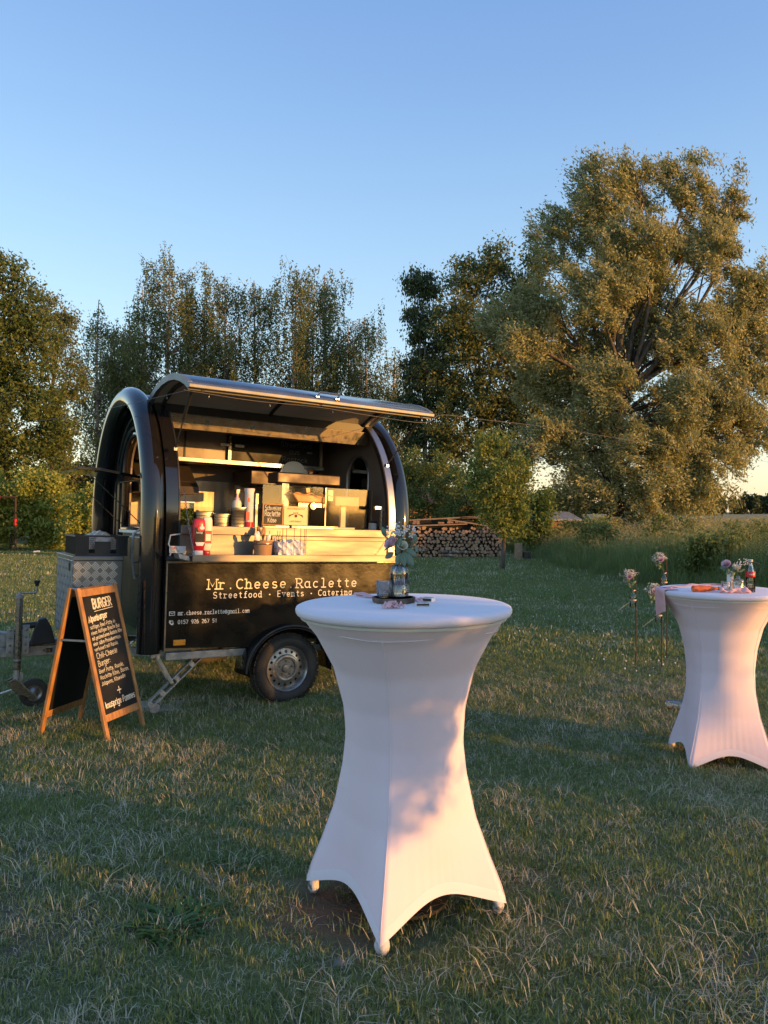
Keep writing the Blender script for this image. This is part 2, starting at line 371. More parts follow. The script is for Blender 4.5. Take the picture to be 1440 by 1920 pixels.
# ---------------------------------------------------------------- stroke lettering (x-height 1, capitals 1.5)
def A_(cx, cy, rx, ry, a0, a1, n=9):
    return [(cx+rx*math.cos(R(a0+(a1-a0)*i/n)), cy+ry*math.sin(R(a0+(a1-a0)*i/n))) for i in range(n+1)]
GL = {
 'a': (.95, [A_(.40,.5,.33,.5,55,360-55,12), [(.73,1),(.73,.1),(.82,0)]]),
 'b': (.95, [[(.1,1.5),(.1,0)], A_(.42,.5,.33,.5,-150,150,12)]),
 'c': (.85, [A_(.45,.5,.36,.5,50,310,11)]),
 'd': (.95, [[(.73,1.5),(.73,0)], A_(.40,.5,.33,.5,40,320,12)]),
 'e': (.90, [[(.08,.5),(.76,.5)]+A_(.42,.5,.34,.5,0,315,12)]),
 'f': (.65, [A_(.52,1.2,.24,.3,60,180,6)+[(.28,0)], [(.08,.95),(.55,.95)]]),
 'g': (.95, [A_(.40,.5,.33,.5,50,320,12), [(.73,1),(.73,-.2)]+A_(.42,-.2,.31,.3,0,-150,6)]),
 'h': (.90, [[(.12,1.5),(.12,0)], A_(.42,.62,.28,.38,170,0,7)+[(.70,0)]]),
 'i': (.40, [[(.2,1),(.2,0)], [(.2,1.32),(.2,1.42)]]),
 'j': (.45, [[(.28,1),(.28,-.25)]+A_(.08,-.25,.2,.25,0,-110,5), [(.28,1.32),(.28,1.42)]]),
 'k': (.85, [[(.12,1.5),(.12,0)], [(.68,1),(.14,.42)], [(.32,.6),(.72,0)]]),
 'l': (.40, [[(.2,1.5),(.2,0)]]),
 'm': (1.25,[[(.1,1),(.1,0)], A_(.34,.66,.24,.34,175,0,6)+[(.58,0)], A_(.82,.66,.24,.34,175,0,6)+[(1.06,0)]]),
 'n': (.90, [[(.12,1),(.12,0)], A_(.42,.62,.29,.38,170,0,7)+[(.71,0)]]),
 'o': (.92, [A_(.44,.5,.36,.5,0,360,14)]),
 'p': (.95, [[(.12,1),(.12,-.5)], A_(.44,.5,.33,.5,-150,150,12)]),
 'r': (.70, [[(.14,1),(.14,0)], A_(.44,.6,.30,.38,165,45,5)]),
 's': (.80, [A_(.40,.75,.28,.25,35,250,8)+A_(.40,.25,.30,.25,80,-145,8)]),
 't': (.65, [[(.3,1.35),(.3,.25)]+A_(.5,.22,.2,.22,180,300,5), [(.06,1),(.6,1)]]),
 'u': (.90, [[(.12,1)]+A_(.42,.38,.3,.38,180,350,7), [(.72,1),(.72,0)]]),
 'v': (.85, [[(.08,1),(.42,0),(.76,1)]]),
 'w': (1.2, [[(.06,1),(.32,0),(.58,.8),(.84,0),(1.1,1)]]),
 'x': (.85, [[(.1,1),(.74,0)], [(.74,1),(.1,0)]]),
 'y': (.85, [[(.1,1),(.42,.1)], [(.76,1),(.28,-.45),(.1,-.5)]]),
 'z': (.80, [[(.1,1),(.7,1),(.1,0),(.72,0)]]),
 'ß': (.95, [[(.14,-.1),(.14,1.1)]+A_(.4,1.15,.26,.3,180,-60,8)+[(.35,.8)]+A_(.42,.4,.32,.4,80,-110,8)]),
 'A': (1.15,[[(.05,0),(.52,1.5),(1.0,0)], [(.22,.5),(.84,.5)]]),
 'B': (1.05,[[(.12,0),(.12,1.5)], [(.12,1.5)]+A_(.5,1.14,.34,.36,90,-90,7)+[(.12,.78)], A_(.52,.39,.4,.39,90,-90,7)+[(.12,0)]]),
 'C': (1.1, [A_(.58,.75,.48,.75,50,310,12)]),
 'E': (.95, [[(.8,1.5),(.12,1.5),(.12,0),(.84,0)], [(.12,.78),(.68,.78)]]),
 'G': (1.15,[A_(.58,.75,.48,.75,45,330,12)+[(1.02,.7),(.65,.7)]]),
 'J': (.8,  [[(.6,1.5),(.6,.3)]+A_(.33,.3,.27,.3,0,-170,6)]),
 'K': (1.05,[[(.12,1.5),(.12,0)], [(.85,1.5),(.14,.65)], [(.35,.9),(.9,0)]]),
 'M': (1.35,[[(.12,0),(.15,1.5),(.65,.4),(1.15,1.5),(1.18,0)]]),
 'P': (1.0, [[(.12,0),(.12,1.5)]+A_(.5,1.1,.38,.4,90,-90,8)+[(.12,.7)]]),
 'R': (1.1, [[(.12,0),(.12,1.5)]+A_(.5,1.1,.38,.4,90,-90,8)+[(.12,.7)], [(.45,.7),(.98,0)]]),
 'S': (1.0, [A_(.5,1.12,.36,.38,35,255,8)+A_(.5,.38,.38,.38,80,-150,8)]),
 'U': (1.1, [[(.12,1.5)]+A_(.54,.45,.42,.45,180,360,9)+[(.96,1.5)]]),
 'V': (1.1, [[(.05,1.5),(.54,0),(1.03,1.5)]]),
 'N': (1.15,[[(.12,0),(.12,1.5),(.98,0),(.98,1.5)]]),
 'I': (.4,  [[(.2,1.5),(.2,0)]]),
 'T': (1.0, [[(.05,1.5),(.93,1.5)], [(.49,1.5),(.49,0)]]),
 'L': (.9,  [[(.12,1.5),(.12,0),(.8,0)]]),
 'Z': (1.0, [[(.1,1.5),(.88,1.5),(.1,0),(.9,0)]]),
 'Q': (1.2, [A_(.58,.75,.48,.75,0,360,14), [(.7,.3),(1.1,-.1)]]),
 '0': (1.0, [A_(.48,.75,.38,.75,0,360,14)]),
 '1': (.8,  [[(.15,1.2),(.45,1.5),(.45,0)]]),
 '2': (1.0, [A_(.48,1.1,.36,.4,160,-25,8)+[(.1,0),(.88,0)]]),
 '5': (1.0, [[(.82,1.5),(.22,1.5),(.17,.85)]+A_(.46,.5,.38,.5,115,-140,9)]),
 '6': (1.0, [A_(.48,.47,.36,.47,0,360,12), [(.13,.55)]+A_(.62,.8,.5,.7,180,95,5)]),
 '7': (1.0, [[(.12,1.5),(.86,1.5),(.38,0)]]),
 '9': (1.0, [A_(.48,1.02,.36,.47,0,360,12), [(.84,1.0)]+A_(.35,.7,.49,.7,0,-80,5)]),
 '@': (1.3, [A_(.62,.6,.2,.28,0,360,10), [(.82,.9),(.82,.45)]+A_(.62,.6,.5,.65,-15,-330,14)]),
 '.': (.5,  [[(.2,0),(.2,.12)]]),
 ',': (.5,  [[(.24,.1),(.14,-.25)]]),
 ':': (.5,  [[(.2,.1),(.2,.2)], [(.2,.7),(.2,.8)]]),
 '-': (.7,  [[(.1,.55),(.6,.55)]]),
 '+': (1.0, [[(.1,.6),(.9,.6)], [(.5,1.05),(.5,.15)]]),
 '_': (1.0, [[(0,-.25),(1,-.25)]]),
 '*': (.8,  [A_(.4,.6,.10,.10,0,360,8), [(.34,.6),(.46,.6)]]),
 '!': (.4,  [[(.2,1.5),(.2,.4)], [(.2,.1),(.2,0)]]),
 ' ': (.6, []),
}
GL['ä'] = (.95, GL['a'][1] + [[(.25,1.3),(.25,1.4)], [(.55,1.3),(.55,1.4)]])
GL['Ä'] = (1.15, GL['A'][1] + [[(.3,1.75),(.3,1.85)], [(.75,1.75),(.75,1.85)]])
GL['ö'] = (.92, GL['o'][1] + [[(.28,1.3),(.28,1.4)], [(.6,1.3),(.6,1.4)]])
GL['ü'] = (.90, GL['u'][1] + [[(.25,1.3),(.25,1.4)], [(.6,1.3),(.6,1.4)]])
# slab feet for the typewriter face: (x0, x1, y)
SL = {'M':[(-.08,.34,0),(.96,1.38,0),(-.06,.2,1.5),(1.1,1.36,1.5)],'r':[(-.12,.5,0),(-.1,.14,1)],'h':[(-.1,.34,0),(.5,.9,0),(-.1,.12,1.5)],
 'R':[(-.08,.4,0),(.8,1.12,0),(-.08,.2,1.5)],'l':[(-.12,.55,0),(-.1,.2,1.5)],'i':[(-.12,.52,0),(-.1,.2,1)],'d':[(.5,.73,1.5),(.73,.92,0)],
 'f':[(.02,.62,0)],'n':[(-.1,.34,0),(.5,.9,0),(-.1,.12,1)],'m':[(-.06,.24,0),(.46,.72,0),(.94,1.2,0)],'v':[(-.06,.26,1),(.6,.92,1)],
 'E':[],'a':[(.73,.95,0)],'g':[(.73,.92,1)],'1':[(.15,.78,0)]}

def lettering(name, text, org, ux, uy, h, mat, parent, width=None, mono=0, slab=False, wt=.13, jit=0.0, slant=0.0, lift=.0012, seed=1):
    """flat printed strokes: org is the left end of the base line, ux / uy the writing and up directions,
    h the height of a small letter, width squeezes the line to that length"""
    rr = random.Random(seed)
    adv = 0; items = []
    for ch in text:
        a, st = GL[ch]
        if mono:
            off = (mono - a) / 2
            items.append((adv + off, ch, st)); adv += mono
        else:
            items.append((adv, ch, st)); adv += a + .06
    sx = h if width is None else width / adv
    org = Vector(org); ux = Vector(ux).normalized(); uy = Vector(uy).normalized(); nz = ux.cross(uy).normalized()
    b = MB()
    layer = 0
    def ribbon(pts):
        nonlocal layer
        w = wt * h / 2
        P = [Vector((x, y)) for x, y in pts]
        if len(P) == 2 or True:
            d0 = (P[1]-P[0]).normalized(); P[0] = P[0] - d0*w*.6
            d1 = (P[-1]-P[-2]).normalized(); P[-1] = P[-1] + d1*w*.6
        vs = []; n = len(P)
        closed = (Vector(pts[0]) - Vector(pts[-1])).length < 1e-4 * h
        for i in range(n):
            if closed: t = (Vector(pts[1]) - Vector(pts[-2]) if i in (0, n-1) else P[i+1]-P[i-1])
            else: t = P[min(i+1,n-1)] - P[max(i-1,0)]
            t.normalize(); q = Vector((-t.y, t.x)) * w
            z = lift + layer * 0.00005
            for s_ in (1, -1):
                p = P[i] + q*s_
                vs.append(org + ux*p.x + uy*p.y + nz*z)
        b.add(vs, [(2*i+1, 2*i+3, 2*i+2, 2*i) for i in range(n-1)])
        layer = (layer + 1) % 6
    for x0, ch, st in items:
        dy = rr.uniform(-jit, jit); sc = 1 + rr.uniform(-jit, jit)
        for poly in st:
            ribbon([((x0 + x*sc + slant*y + rr.uniform(-jit,jit)*.35) * sx, (y*sc + dy + rr.uniform(-jit,jit)*.35) * h) for x, y in poly])
        if slab:
            for a0, a1, yy in SL.get(ch, []):
                ribbon([((x0+a0)*sx, yy*h), ((x0+a1)*sx, yy*h)])
    return b.build(name, mat, parent)
# ---------------------------------------------------------------- ground, field, far wood
def lawn_material():
    m, n, l, p = mat_new('lawn_soil')
    g = n.new('ShaderNodeNewGeometry')
    def noise(sc, det=5):
        t = n.new('ShaderNodeTexNoise'); t.inputs['Scale'].default_value = sc; t.inputs['Detail'].default_value = det
        l.new(g.outputs['Position'], t.inputs['Vector']); return t
    def ramp(src, a, b):
        r = n.new('ShaderNodeMapRange'); r.inputs[1].default_value = a; r.inputs[2].default_value = b
        l.new(src, r.inputs[0]); return r.outputs[0]
    def mix(f, a, b):
        x = n.new('ShaderNodeMix'); x.data_type = 'RGBA'
        l.new(f, x.inputs[0])
        for i, c in ((6, a), (7, b)):
            if isinstance(c, tuple): x.inputs[i].default_value = (*c, 1)
            else: l.new(c, x.inputs[i])
        return x.outputs[2]
    fine = ramp(noise(38, 8).outputs['Fac'], .35, .65)
    big = ramp(noise(.9, 4).outputs['Fac'], .42, .62)
    c1 = mix(fine, (.11,.13,.05), (.19,.20,.09))
    c2 = mix(fine, (.11,.090,.060), (.16,.14,.09))
    c = mix(big, c1, c2)
    # the bare earth under the near table
    vm = n.new('ShaderNodeVectorMath'); vm.operation = 'DISTANCE'; vm.inputs[1].default_value = (-.14, 2.86, 0)
    l.new(g.outputs['Position'], vm.inputs[0])
    ad = n.new('ShaderNodeMath'); ad.operation = 'MULTIPLY_ADD'; ad.inputs[1].default_value = .35
    l.new(noise(7, 5).outputs['Fac'], ad.inputs[0]); l.new(vm.outputs['Value'], ad.inputs[2])
    d = ramp(ad.outputs[0], .56, .34)
    c = mix(d, c, (.15,.095,.06))
    l.new(c, p.inputs['Base Color']); p.inputs['Roughness'].default_value = .95
    p.inputs['Specular IOR Level'].default_value = .15
    bp = n.new('ShaderNodeBump'); bp.inputs['Strength'].default_value = .7; bp.inputs['Distance'].default_value = .02
    l.new(noise(60, 8).outputs['Fac'], bp.inputs['Height']); l.new(bp.outputs[0], p.inputs['Normal'])
    return m
M['lawn'] = lawn_material()

def axis_vals(lo, hi, step, far, grow=1.35):
    v = list(np.arange(lo, hi + 1e-6, step)); d = step
    while v[-1] < far: d *= grow; v.append(v[-1] + d)
    d = step
    while v[0] > -far: d *= grow; v.insert(0, v[0] - d)
    return np.array(v)
gx = axis_vals(-9, 9, .12, 3500); gy = axis_vals(-3, 13, .12, 3500)
X, Y = np.meshgrid(gx, gy)
V = np.stack([X, Y, ground_z(X, Y)], -1).reshape(-1, 3)
nx, ny = len(gx), len(gy)
I = np.arange(nx*ny).reshape(ny, nx)
Fq = np.stack([I[:-1,:-1], I[:-1,1:], I[1:,1:], I[1:,:-1]], -1).reshape(-1, 4)
ground = np_mesh('ground', V, Fq, [M['lawn']]); tag(ground, kind='structure')

M['grain'] = pm('ripe_grain', (.30,.23,.10), .9, col2=(.22,.18,.07), nscale=.15, bump=.5, bscale=3)
b = MB()
def field_pt(u, v):
    x = -60 + u*520; y = 78 + v*330
    return (x, y, .45 + .25*math.sin(x*.03) * math.sin(y*.02) + rnd(-.06, .06) - (1.0 if v == 0 else 0))
b.grid(field_pt, 120, 60)
tag(b.build('grain_field', M['grain'], smooth='all'), kind='structure')

# ---- leaf clouds
def leaf_quads(P, size, aspect=.5, hang=0.0, dirs=None, svar=.5):
    n = len(P)
    a = rng.normal(size=(n, 3))
    if dirs is not None: a = a * (1-hang) + dirs * hang * 1.6
    a /= np.linalg.norm(a, axis=1, keepdims=True) + 1e-9
    b_ = np.cross(a, rng.normal(size=(n, 3))); b_ /= np.linalg.norm(b_, axis=1, keepdims=True) + 1e-9
    s = (size * (1 + svar*(rng.random(n) - .5)*2))[:, None]
    V = np.stack([P - a*s*.5, P + b_*s*aspect*.5, P + a*s*.5, P - b_*s*aspect*.5], 1).reshape(-1, 3)
    return V, np.arange(4*n).reshape(n, 4)

def ball(c, r, n, shell=.55):
    d = rng.normal(size=(n, 3)); d /= np.linalg.norm(d, axis=1, keepdims=True)
    k = shell + (1-shell) * rng.random(n) ** .6
    k = np.where(rng.random(n) < .25, rng.random(n), k)
    return np.array(c) + d * k[:, None] * np.array(r)

def branch(mb, a, b, r0, r1, bend=.15, seg=6, n=6):
    a = Vector(a); b = Vector(b); L = (b-a).length
    o1 = Vector((rnd(-1,1), rnd(-1,1), rnd(0,1.2))) * L * bend
    o2 = Vector((rnd(-1,1), rnd(-1,1), rnd(-.4,.4))) * L * bend
    pts = []; rr = []
    for i in range(seg+1):
        t = i/seg
        p = a*(1-t)**3 + (a.lerp(b,.33)+o1)*3*t*(1-t)**2 + (a.lerp(b,.66)+o2)*3*t*t*(1-t) + b*t**3
        pts.append(p); rr.append(r0*(1-t)+r1*t)
    mb.tube(pts, rr, n)
    return pts

def ellipse_tree(name, label, cat, base, trunk_top, tr, blobs, nleaf, lsize, mats, bark, group=None, sub_r=.55, aspect=.45, wind=(0,0,0), hang=0.0, thick=.8, boughs=True, wts=None, limb_from=.25, limb=.38, clump=.55, spray=None):
    """blobs: (x, z, rx, rz, dy) ellipsoids of foliage in metres relative to the base; each is filled with sub-clumps"""
    root = empty(name, base, 0, label, cat, group)
    tb = MB()
    tt = Vector(trunk_top)
    tp = branch(tb, (0,0,-.2), tt, tr, tr*.35, .05, 10, 9)
    allP = []; allD = []
    area = sum(rx*rz for _,_,rx,rz,_ in blobs)
    for bl in blobs:
        x, z, rx, rz, dy = bl
        ry = thick * (rx+rz)/2
        if boughs:
            k = min(len(tp)-1, max(1, int(len(tp)*(limb_from + .6*max(0, min(1, (z-rz*.8)/max(tt.z,1)))*.9))))
            bp = branch(tb, tp[k], (x, dy, z), tr*limb, tr*.06, .14, 7, 6)
            for q in range(7):
                e = ball((x,dy,z), (rx*.9, ry*.9, rz*.9), 1)[0]
                branch(tb, bp[random.randint(3,6)], e, tr*.10, tr*.02, .12, 4, 4)
        ns = max(8, int(rx*rz*thick*8/sub_r**2 * 1.1))
        cs = ball((x, dy, z), (rx*.97, ry, rz*.97), ns, .35)
        per = max(6, int(nleaf * rx*rz/area / ns))
        for c in cs:
            s_ = sub_r * rnd(.55, 1.25)
            P = np.array(c) + rng.normal(size=(per, 3)) * np.array((s_, s_, s_*.75)) * clump
            if spray is not None:
                sv = np.array(spray) + rng.normal(size=3)*.35
                P = P + rng.normal(size=(per, 1)) * s_ * .62 * sv/np.linalg.norm(sv)
            allP.append(P)
            out = c - np.array((x, dy, z)); out = out/(np.linalg.norm(out)+1e-6)
            d = out*.6 + np.array(wind)
            allD.append(np.tile(d/(np.linalg.norm(d)+1e-6), (per, 1)))
    P = np.concatenate(allP); D = np.concatenate(allD)
    Vv, Ff = leaf_quads(P, lsize, aspect, hang, D)
    mi = (rng.random(len(Ff)) < .5).astype(int) if len(mats) > 1 else None
    tb.build('trunk', bark, root, smooth='all')
    np_mesh('crown', Vv, Ff, mats, mi, root)
    return root

M['bark_grey'] = pm('grey_bark', (.13,.105,.08), .9, col2=(.06,.048,.036), nscale=3, stretch=(3,3,.8), bump=.6, bscale=10)
M['bark_birch'] = pm('birch_bark', (.36,.30,.26), .8, col2=(.07,.06,.05), nscale=2.2, stretch=(1,1,3), bump=.2, lo=.45, hi=.7)
M['leaf_willow'] = leaf_mat('willow_leaf', (.23,.25,.075), (.44,.42,.16), .4, nscale=.5)
M['leaf_willow_back'] = leaf_mat('willow_leaf_underside', (.34,.34,.16), (.56,.52,.28), .35, nscale=.5)
M['leaf_birch'] = leaf_mat('birch_leaf', (.08,.115,.035), (.17,.19,.07), .4, nscale=.4)
M['leaf_birch2'] = leaf_mat('birch_leaf_light', (.15,.18,.05), (.27,.28,.09), .4, nscale=.4)
M['leaf_lime'] = leaf_mat('broad_leaf', (.10,.15,.032), (.20,.25,.06), .4, nscale=.5)
M['leaf_lime2'] = leaf_mat('broad_leaf_light', (.19,.23,.05), (.32,.34,.10), .4, nscale=.5)
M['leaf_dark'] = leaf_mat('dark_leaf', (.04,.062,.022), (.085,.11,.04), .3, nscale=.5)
M['leaf_hedge'] = leaf_mat('hedge_leaf', (.19,.24,.035), (.34,.38,.07), .4, nscale=.8)
M['leaf_hedge2'] = leaf_mat('hedge_leaf_light', (.32,.35,.06), (.50,.50,.14), .4, nscale=.8)
M['leaf_apple'] = leaf_mat('apple_leaf', (.10,.16,.03), (.22,.28,.07), .4, nscale=.8)

def blobs_px(base, d, items, dys=None):
    'outline ellipses measured in the photograph (centre and radii) turned into metres about the tree base'
    out = []
    for i, it in enumerate(items):
        px, py, rx, ry = it[:4]; dy = it[4] if len(it) > 4 else rnd(-1, 1)
        p = at(px, py, d)
        out.append((p.x - base[0], p.z - base[2], rx*d/F, ry*d/F, dy))
    return out

# the big willow
wb = (at(1160, 960, 38).x, 38, -.25)
wi0 = [(1135,365,72,80,0),(1060,440,68,72,1),(1190,330,40,40,0),(1285,345,62,68,0),(1345,420,58,58,.5),(1382,365,22,48,0),(1400,560,58,72,0),(1320,480,62,66,-.8),
      (1180,480,92,88,-1),(1110,560,84,70,-1.6),(1010,575,72,62,.5),(985,650,62,60,-.6),(935,600,40,45,.8),(1070,690,78,60,.8),(1120,730,60,50,-2.2),(1220,600,80,70,.8),(1290,640,84,72,-1),
      (1390,680,58,62,.4),(1350,760,82,56,-.8),(1400,790,46,44,.8),(1240,760,52,60,-2.6),(1080,800,88,56,-.8),(1010,820,50,40,-1.6),(1190,850,84,62,-2.4),(1290,870,90,56,-1.2),(1380,850,46,40,0),
      (1110,900,88,56,-1),(1230,930,84,46,-1.6),(1310,925,60,36,-.6),(1060,960,64,40,0),(1180,980,70,30,-1.8)]
wi = wi0 + [(1425,620,50,60,.3),(1428,720,46,52,-.3),(1432,815,40,40,.2),(1418,535,42,46,0)] + [(a+rnd(-25,25), b_+rnd(-20,20), c*.8, d*.8, e+2.0) for a, b_, c, d, e in wi0[::2]] + [(1150,640,110,110,1.6),(1230,520,90,90,1.8),(1290,800,120,90,1.6),(1120,800,120,90,1.8),(1040,700,80,80,1.5)]
ellipse_tree('willow_tree', 'huge silvery willow right of the trailer, tallest tree of all, its forked trunk showing through', 'tree',
    wb, (.2, 0, 9.0), .50, blobs_px(wb, 38, wi), 430000, .165, [M['leaf_willow'], M['leaf_willow_back']], M['bark_grey'], 'trees round the lawn', sub_r=.56, aspect=.36, wind=(-.7,-.1,.35), hang=.5, thick=.5, limb=.27, clump=.30, spray=(-.55,0,.8))

# trees between the birches and the willow
def tree_px(name, label, px, d, items, nleaf, lsize, mats, bark, tz, tr=.2, **k):
    base = (at(px, 960, d).x, d, -.25)
    return ellipse_tree(name, label, 'tree', base, (rnd(-.2,.2), 0, tz), tr, blobs_px(base, d, items), nleaf, lsize, mats, bark, 'trees round the lawn', **k)
tree_px('poplar_tree', 'dark leafy tree filling the gap between the birches and the willow', 905, 50,
    [(925,500,34,48),(880,525,46,46),(955,560,40,60),(860,610,56,70),(920,650,60,70),(850,720,60,70),(930,760,70,70),(860,810,66,60),(950,850,60,60),(1010,520,40,50),(1000,760,50,80),(990,700,46,60)],
    62000, .22, [M['leaf_birch'], M['leaf_birch2']], M['bark_grey'], 11, .28, sub_r=.7, thick=.7)
tree_px('dark_tree', 'dark drooping tree standing at the left edge of the willow group, behind the trailer roof', 800, 52,
    [(777,525,24,34),(800,545,26,40),(785,600,26,50),(815,640,44,60),(775,690,24,40),(800,740,48,60),(760,790,40,60),(820,850,60,60),(770,900,60,50)],
    36000, .20, [M['leaf_dark'], M['leaf_birch']], M['bark_birch'], 13, .2, sub_r=.6, thick=.7, hang=.7, wind=(0,0,-1.4))
tree_px('oak_tree', 'broad dense green tree cut by the left edge of the picture', 10, 42,
    [(10,520,46,44),(-60,560,70,80),(40,590,54,60),(70,640,46,50),(0,660,70,60),(-60,720,80,80),(60,730,60,60),(10,790,70,60),(90,800,44,60),(40,860,80,50),(-70,850,90,70)],
    60000, .20, [M['leaf_birch'], M['leaf_lime']], M['bark_grey'], 9, .3, sub_r=.65, thick=.7)
tree_px('lime_tree', 'loose yellowish green tree just right of the dense tree at the left edge', 108, 46,
    [(85,575,22,34),(118,600,32,40),(108,660,38,50),(128,710,30,50),(98,760,40,50),(125,820,36,50),(105,880,40,40)],
    17000, .16, [M['leaf_birch'], M['leaf_birch2']], M['bark_birch'], 11, .16, sub_r=.5, thick=.8, hang=.5, wind=(0,0,-1))

# ---- weeping birches
def make_birch(H, W, nstr, seed_off, label, lean=0):
    W *= 1.4; nstr = int(nstr*1.2)
    root = empty('birch_tree', (0,0,0), 0, label, 'tree', 'trees round the lawn')
    tb = MB()
    top = Vector((lean, 0, H*.97))
    tp = [Vector((math.sin(t*4+seed_off)*.18*t + lean*t, math.cos(t*3)*.15*t, -.2 + t*(H*.97+.2))) for t in np.linspace(0, 1, 15)]
    tb.tube(tp, [.17*(1-.9*i/14)+.012 for i in range(15)], 7)
    P = []; D = []
    forks = []
    for i in range(64):
        t = rnd(.18, .97) if i > 4 else rnd(.6, .95)
        p = tp[int(t*14)]
        a = rnd(0, 2*PI); w = W/2 * (1.0 if t < .6 else max(.62, (1.02-t)/.35)) * rnd(.55, 1.1)
        e = p + Vector((math.cos(a)*w, math.sin(a)*w*.9, w*rnd(.5, 1.3)))
        e.z = min(e.z, H*rnd(.93,1))
        pts = branch(tb, p, e, .055*(1.1-t)+.012, .008, .1, 5, 5)
        forks.append(pts)
    forks += [tp[-4:]]*3
    for i in range(nstr):
        pts = random.choice(forks); k = rnd(.45, 1) * (len(pts)-1); j = int(k)
        p = pts[j].lerp(pts[min(j+1, len(pts)-1)], k-j) + Vector((rnd(-.42,.42), rnd(-.42,.42), rnd(-.4,.35)))
        L = rnd(.8, 3.2) * (0.6 if p.z > H*.85 else 1)
        n = int(L*15)
        s = np.sort(rng.random(n)) * L
        sw = rnd(.05,.25)
        q = np.stack([p.x + sw*s*.3 + rng.normal(0,.07,n), p.y + rng.normal(0,.07,n), p.z - s], 1)
        P.append(q); D.append(np.tile((.1,0,-1.), (n,1)))
    P = np.concatenate(P); D = np.concatenate(D)
    P = P[P[:,2] > 1.0]; D = D[:len(P)]
    Vv, Ff = leaf_quads(P, .14, .55, .35, D)
    mi = (rng.random(len(Ff)) < .45).astype(int)
    tb.build('trunk', M['bark_birch'], root, smooth='all')
    np_mesh('crown', Vv, Ff, [M['leaf_birch'], M['leaf_birch2']], mi, root)
    return root
bA = make_birch(17.5, 4.6, 620, 0, 'birch behind the trailer lid, second birch to the right of the tallest one')
bB = make_birch(16.0, 3.4, 470, 2, 'slim birch on its own in the sky gap left of the trailer', .3)
bC = make_birch(18.5, 5.0, 660, 4, 'tallest birch, its drooping top directly above the front of the trailer', -.2)
def put_birch(src, px, top, d, H, label, rz, first=False):
    s = ((960-top)/F*d + 1.47 + .25) / H
    o = src if first else dup(src)
    o.location = (at(px, 960, d).x, d, -.25); o.rotation_euler = (0, 0, rz); o.scale = (s*rnd(.92,1.08), s, s)
    o['label'] = label
put_birch(bB, 180, 552, 53, 16.0, bB['label'], 0, True)
put_birch(bC, 318, 462, 55, 18.5, bC['label'], .4, True)
put_birch(bA, 420, 503, 56, 17.5, bA['label'], 1.2, True)
put_birch(bB, 243, 572, 57, 16.0, 'thin low birch between the lone slim birch and the tallest birch', 2.5)
put_birch(bB, 275, 522, 54, 16.0, 'birch leaning on the left side of the tallest birch', 3.9)
put_birch(bC, 476, 510, 57, 18.5, 'birch above the middle of the trailer lid with sunlit top', 3.4)
put_birch(bA, 385, 540, 59, 17.5, 'dark birch half hidden right behind the tallest birch', 4.4)
put_birch(bA, 552, 490, 54, 17.5, 'twin topped birch above the lid handle, left one of the pair', 2.9)
put_birch(bC, 612, 500, 56, 18.5, 'twin topped birch above the lid handle, right one of the pair', 5.2)
put_birch(bA, 686, 583, 57, 17.5, 'short birch with orange lit tip above the right end of the lid', .2)
put_birch(bB, 735, 640, 59, 16.0, 'lowest birch, last before the open sky gap right of the lid', 1.0)
put_birch(bC, 352, 520, 58, 18.5, 'birch filling the crown gap right behind the tallest birch', 2.2)
put_birch(bA, 585, 520, 60, 17.5, 'birch standing behind and between the twin topped pair', 1.7)
put_birch(bC, 215, 600, 59, 18.5, 'dim birch behind the lone slim birch', 4.0)
put_birch(bB, 655, 600, 60, 16.0, 'dark birch squeezed between the twin topped birch and the short orange one', 5.0)

# dark undergrowth below the birches
def shrub(name, label, px, py_top, py_bot, wpx, d, mats, nleaf, lsize, group, cat='shrub', rows=None, thick=.8, sub_r=.4, bark=None):
    base = (at(px, 960, d).x, d, float(ground_z(0, d))-.02)
    zt = at(px, py_top, d).z - base[2]; w = wpx*d/F
    bl = []
    k = max(2, int(w/ (zt*.45)))
    for i in range(k):
        x = -w/2 + (i+.5)*w/k
        for z0, rz in ((zt*.30, zt*.30), (zt*.68*rnd(.9,1.03), zt*.30)):
            bl.append((x+rnd(-.1,.1)*w/k, z0, w/k*.62, rz, rnd(-.3,.3)))
    return ellipse_tree(name, label, cat, base, (0,0,zt*.5), .05*max(.6,zt/3), bl, nleaf, lsize, mats, bark or M['bark_grey'], group, sub_r=sub_r, thick=thick, aspect=.6)
G2 = 'dark undergrowth below the birches'
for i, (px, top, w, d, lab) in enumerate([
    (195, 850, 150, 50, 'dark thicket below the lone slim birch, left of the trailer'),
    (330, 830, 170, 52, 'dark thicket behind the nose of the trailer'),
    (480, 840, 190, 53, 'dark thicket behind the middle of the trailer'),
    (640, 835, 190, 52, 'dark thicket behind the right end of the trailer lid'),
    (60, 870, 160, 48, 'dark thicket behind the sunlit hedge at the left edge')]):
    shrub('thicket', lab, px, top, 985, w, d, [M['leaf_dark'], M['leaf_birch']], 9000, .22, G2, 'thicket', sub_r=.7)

# the sunlit hedge at the left
shrub('hazel_hedge', 'big rounded yellow green hedge, sunlit, at the left edge of the picture', 20, 872, 1033, 215, 33, [M['leaf_hedge'], M['leaf_hedge2']], 52000, .13, None, 'hedge', sub_r=.38)
shrub('hazel_hedge', 'lower right shoulder of the sunlit hedge, right behind the box on the drawbar', 160, 905, 1033, 75, 31, [M['leaf_hedge'], M['leaf_hedge2']], 12000, .12, None, 'hedge', sub_r=.34)
shrub('hazel_hedge', 'sunlit hedge going on past the left edge of the picture', -170, 850, 1033, 190, 30, [M['leaf_hedge'], M['leaf_hedge2']], 22000, .15, None, 'hedge', sub_r=.4)
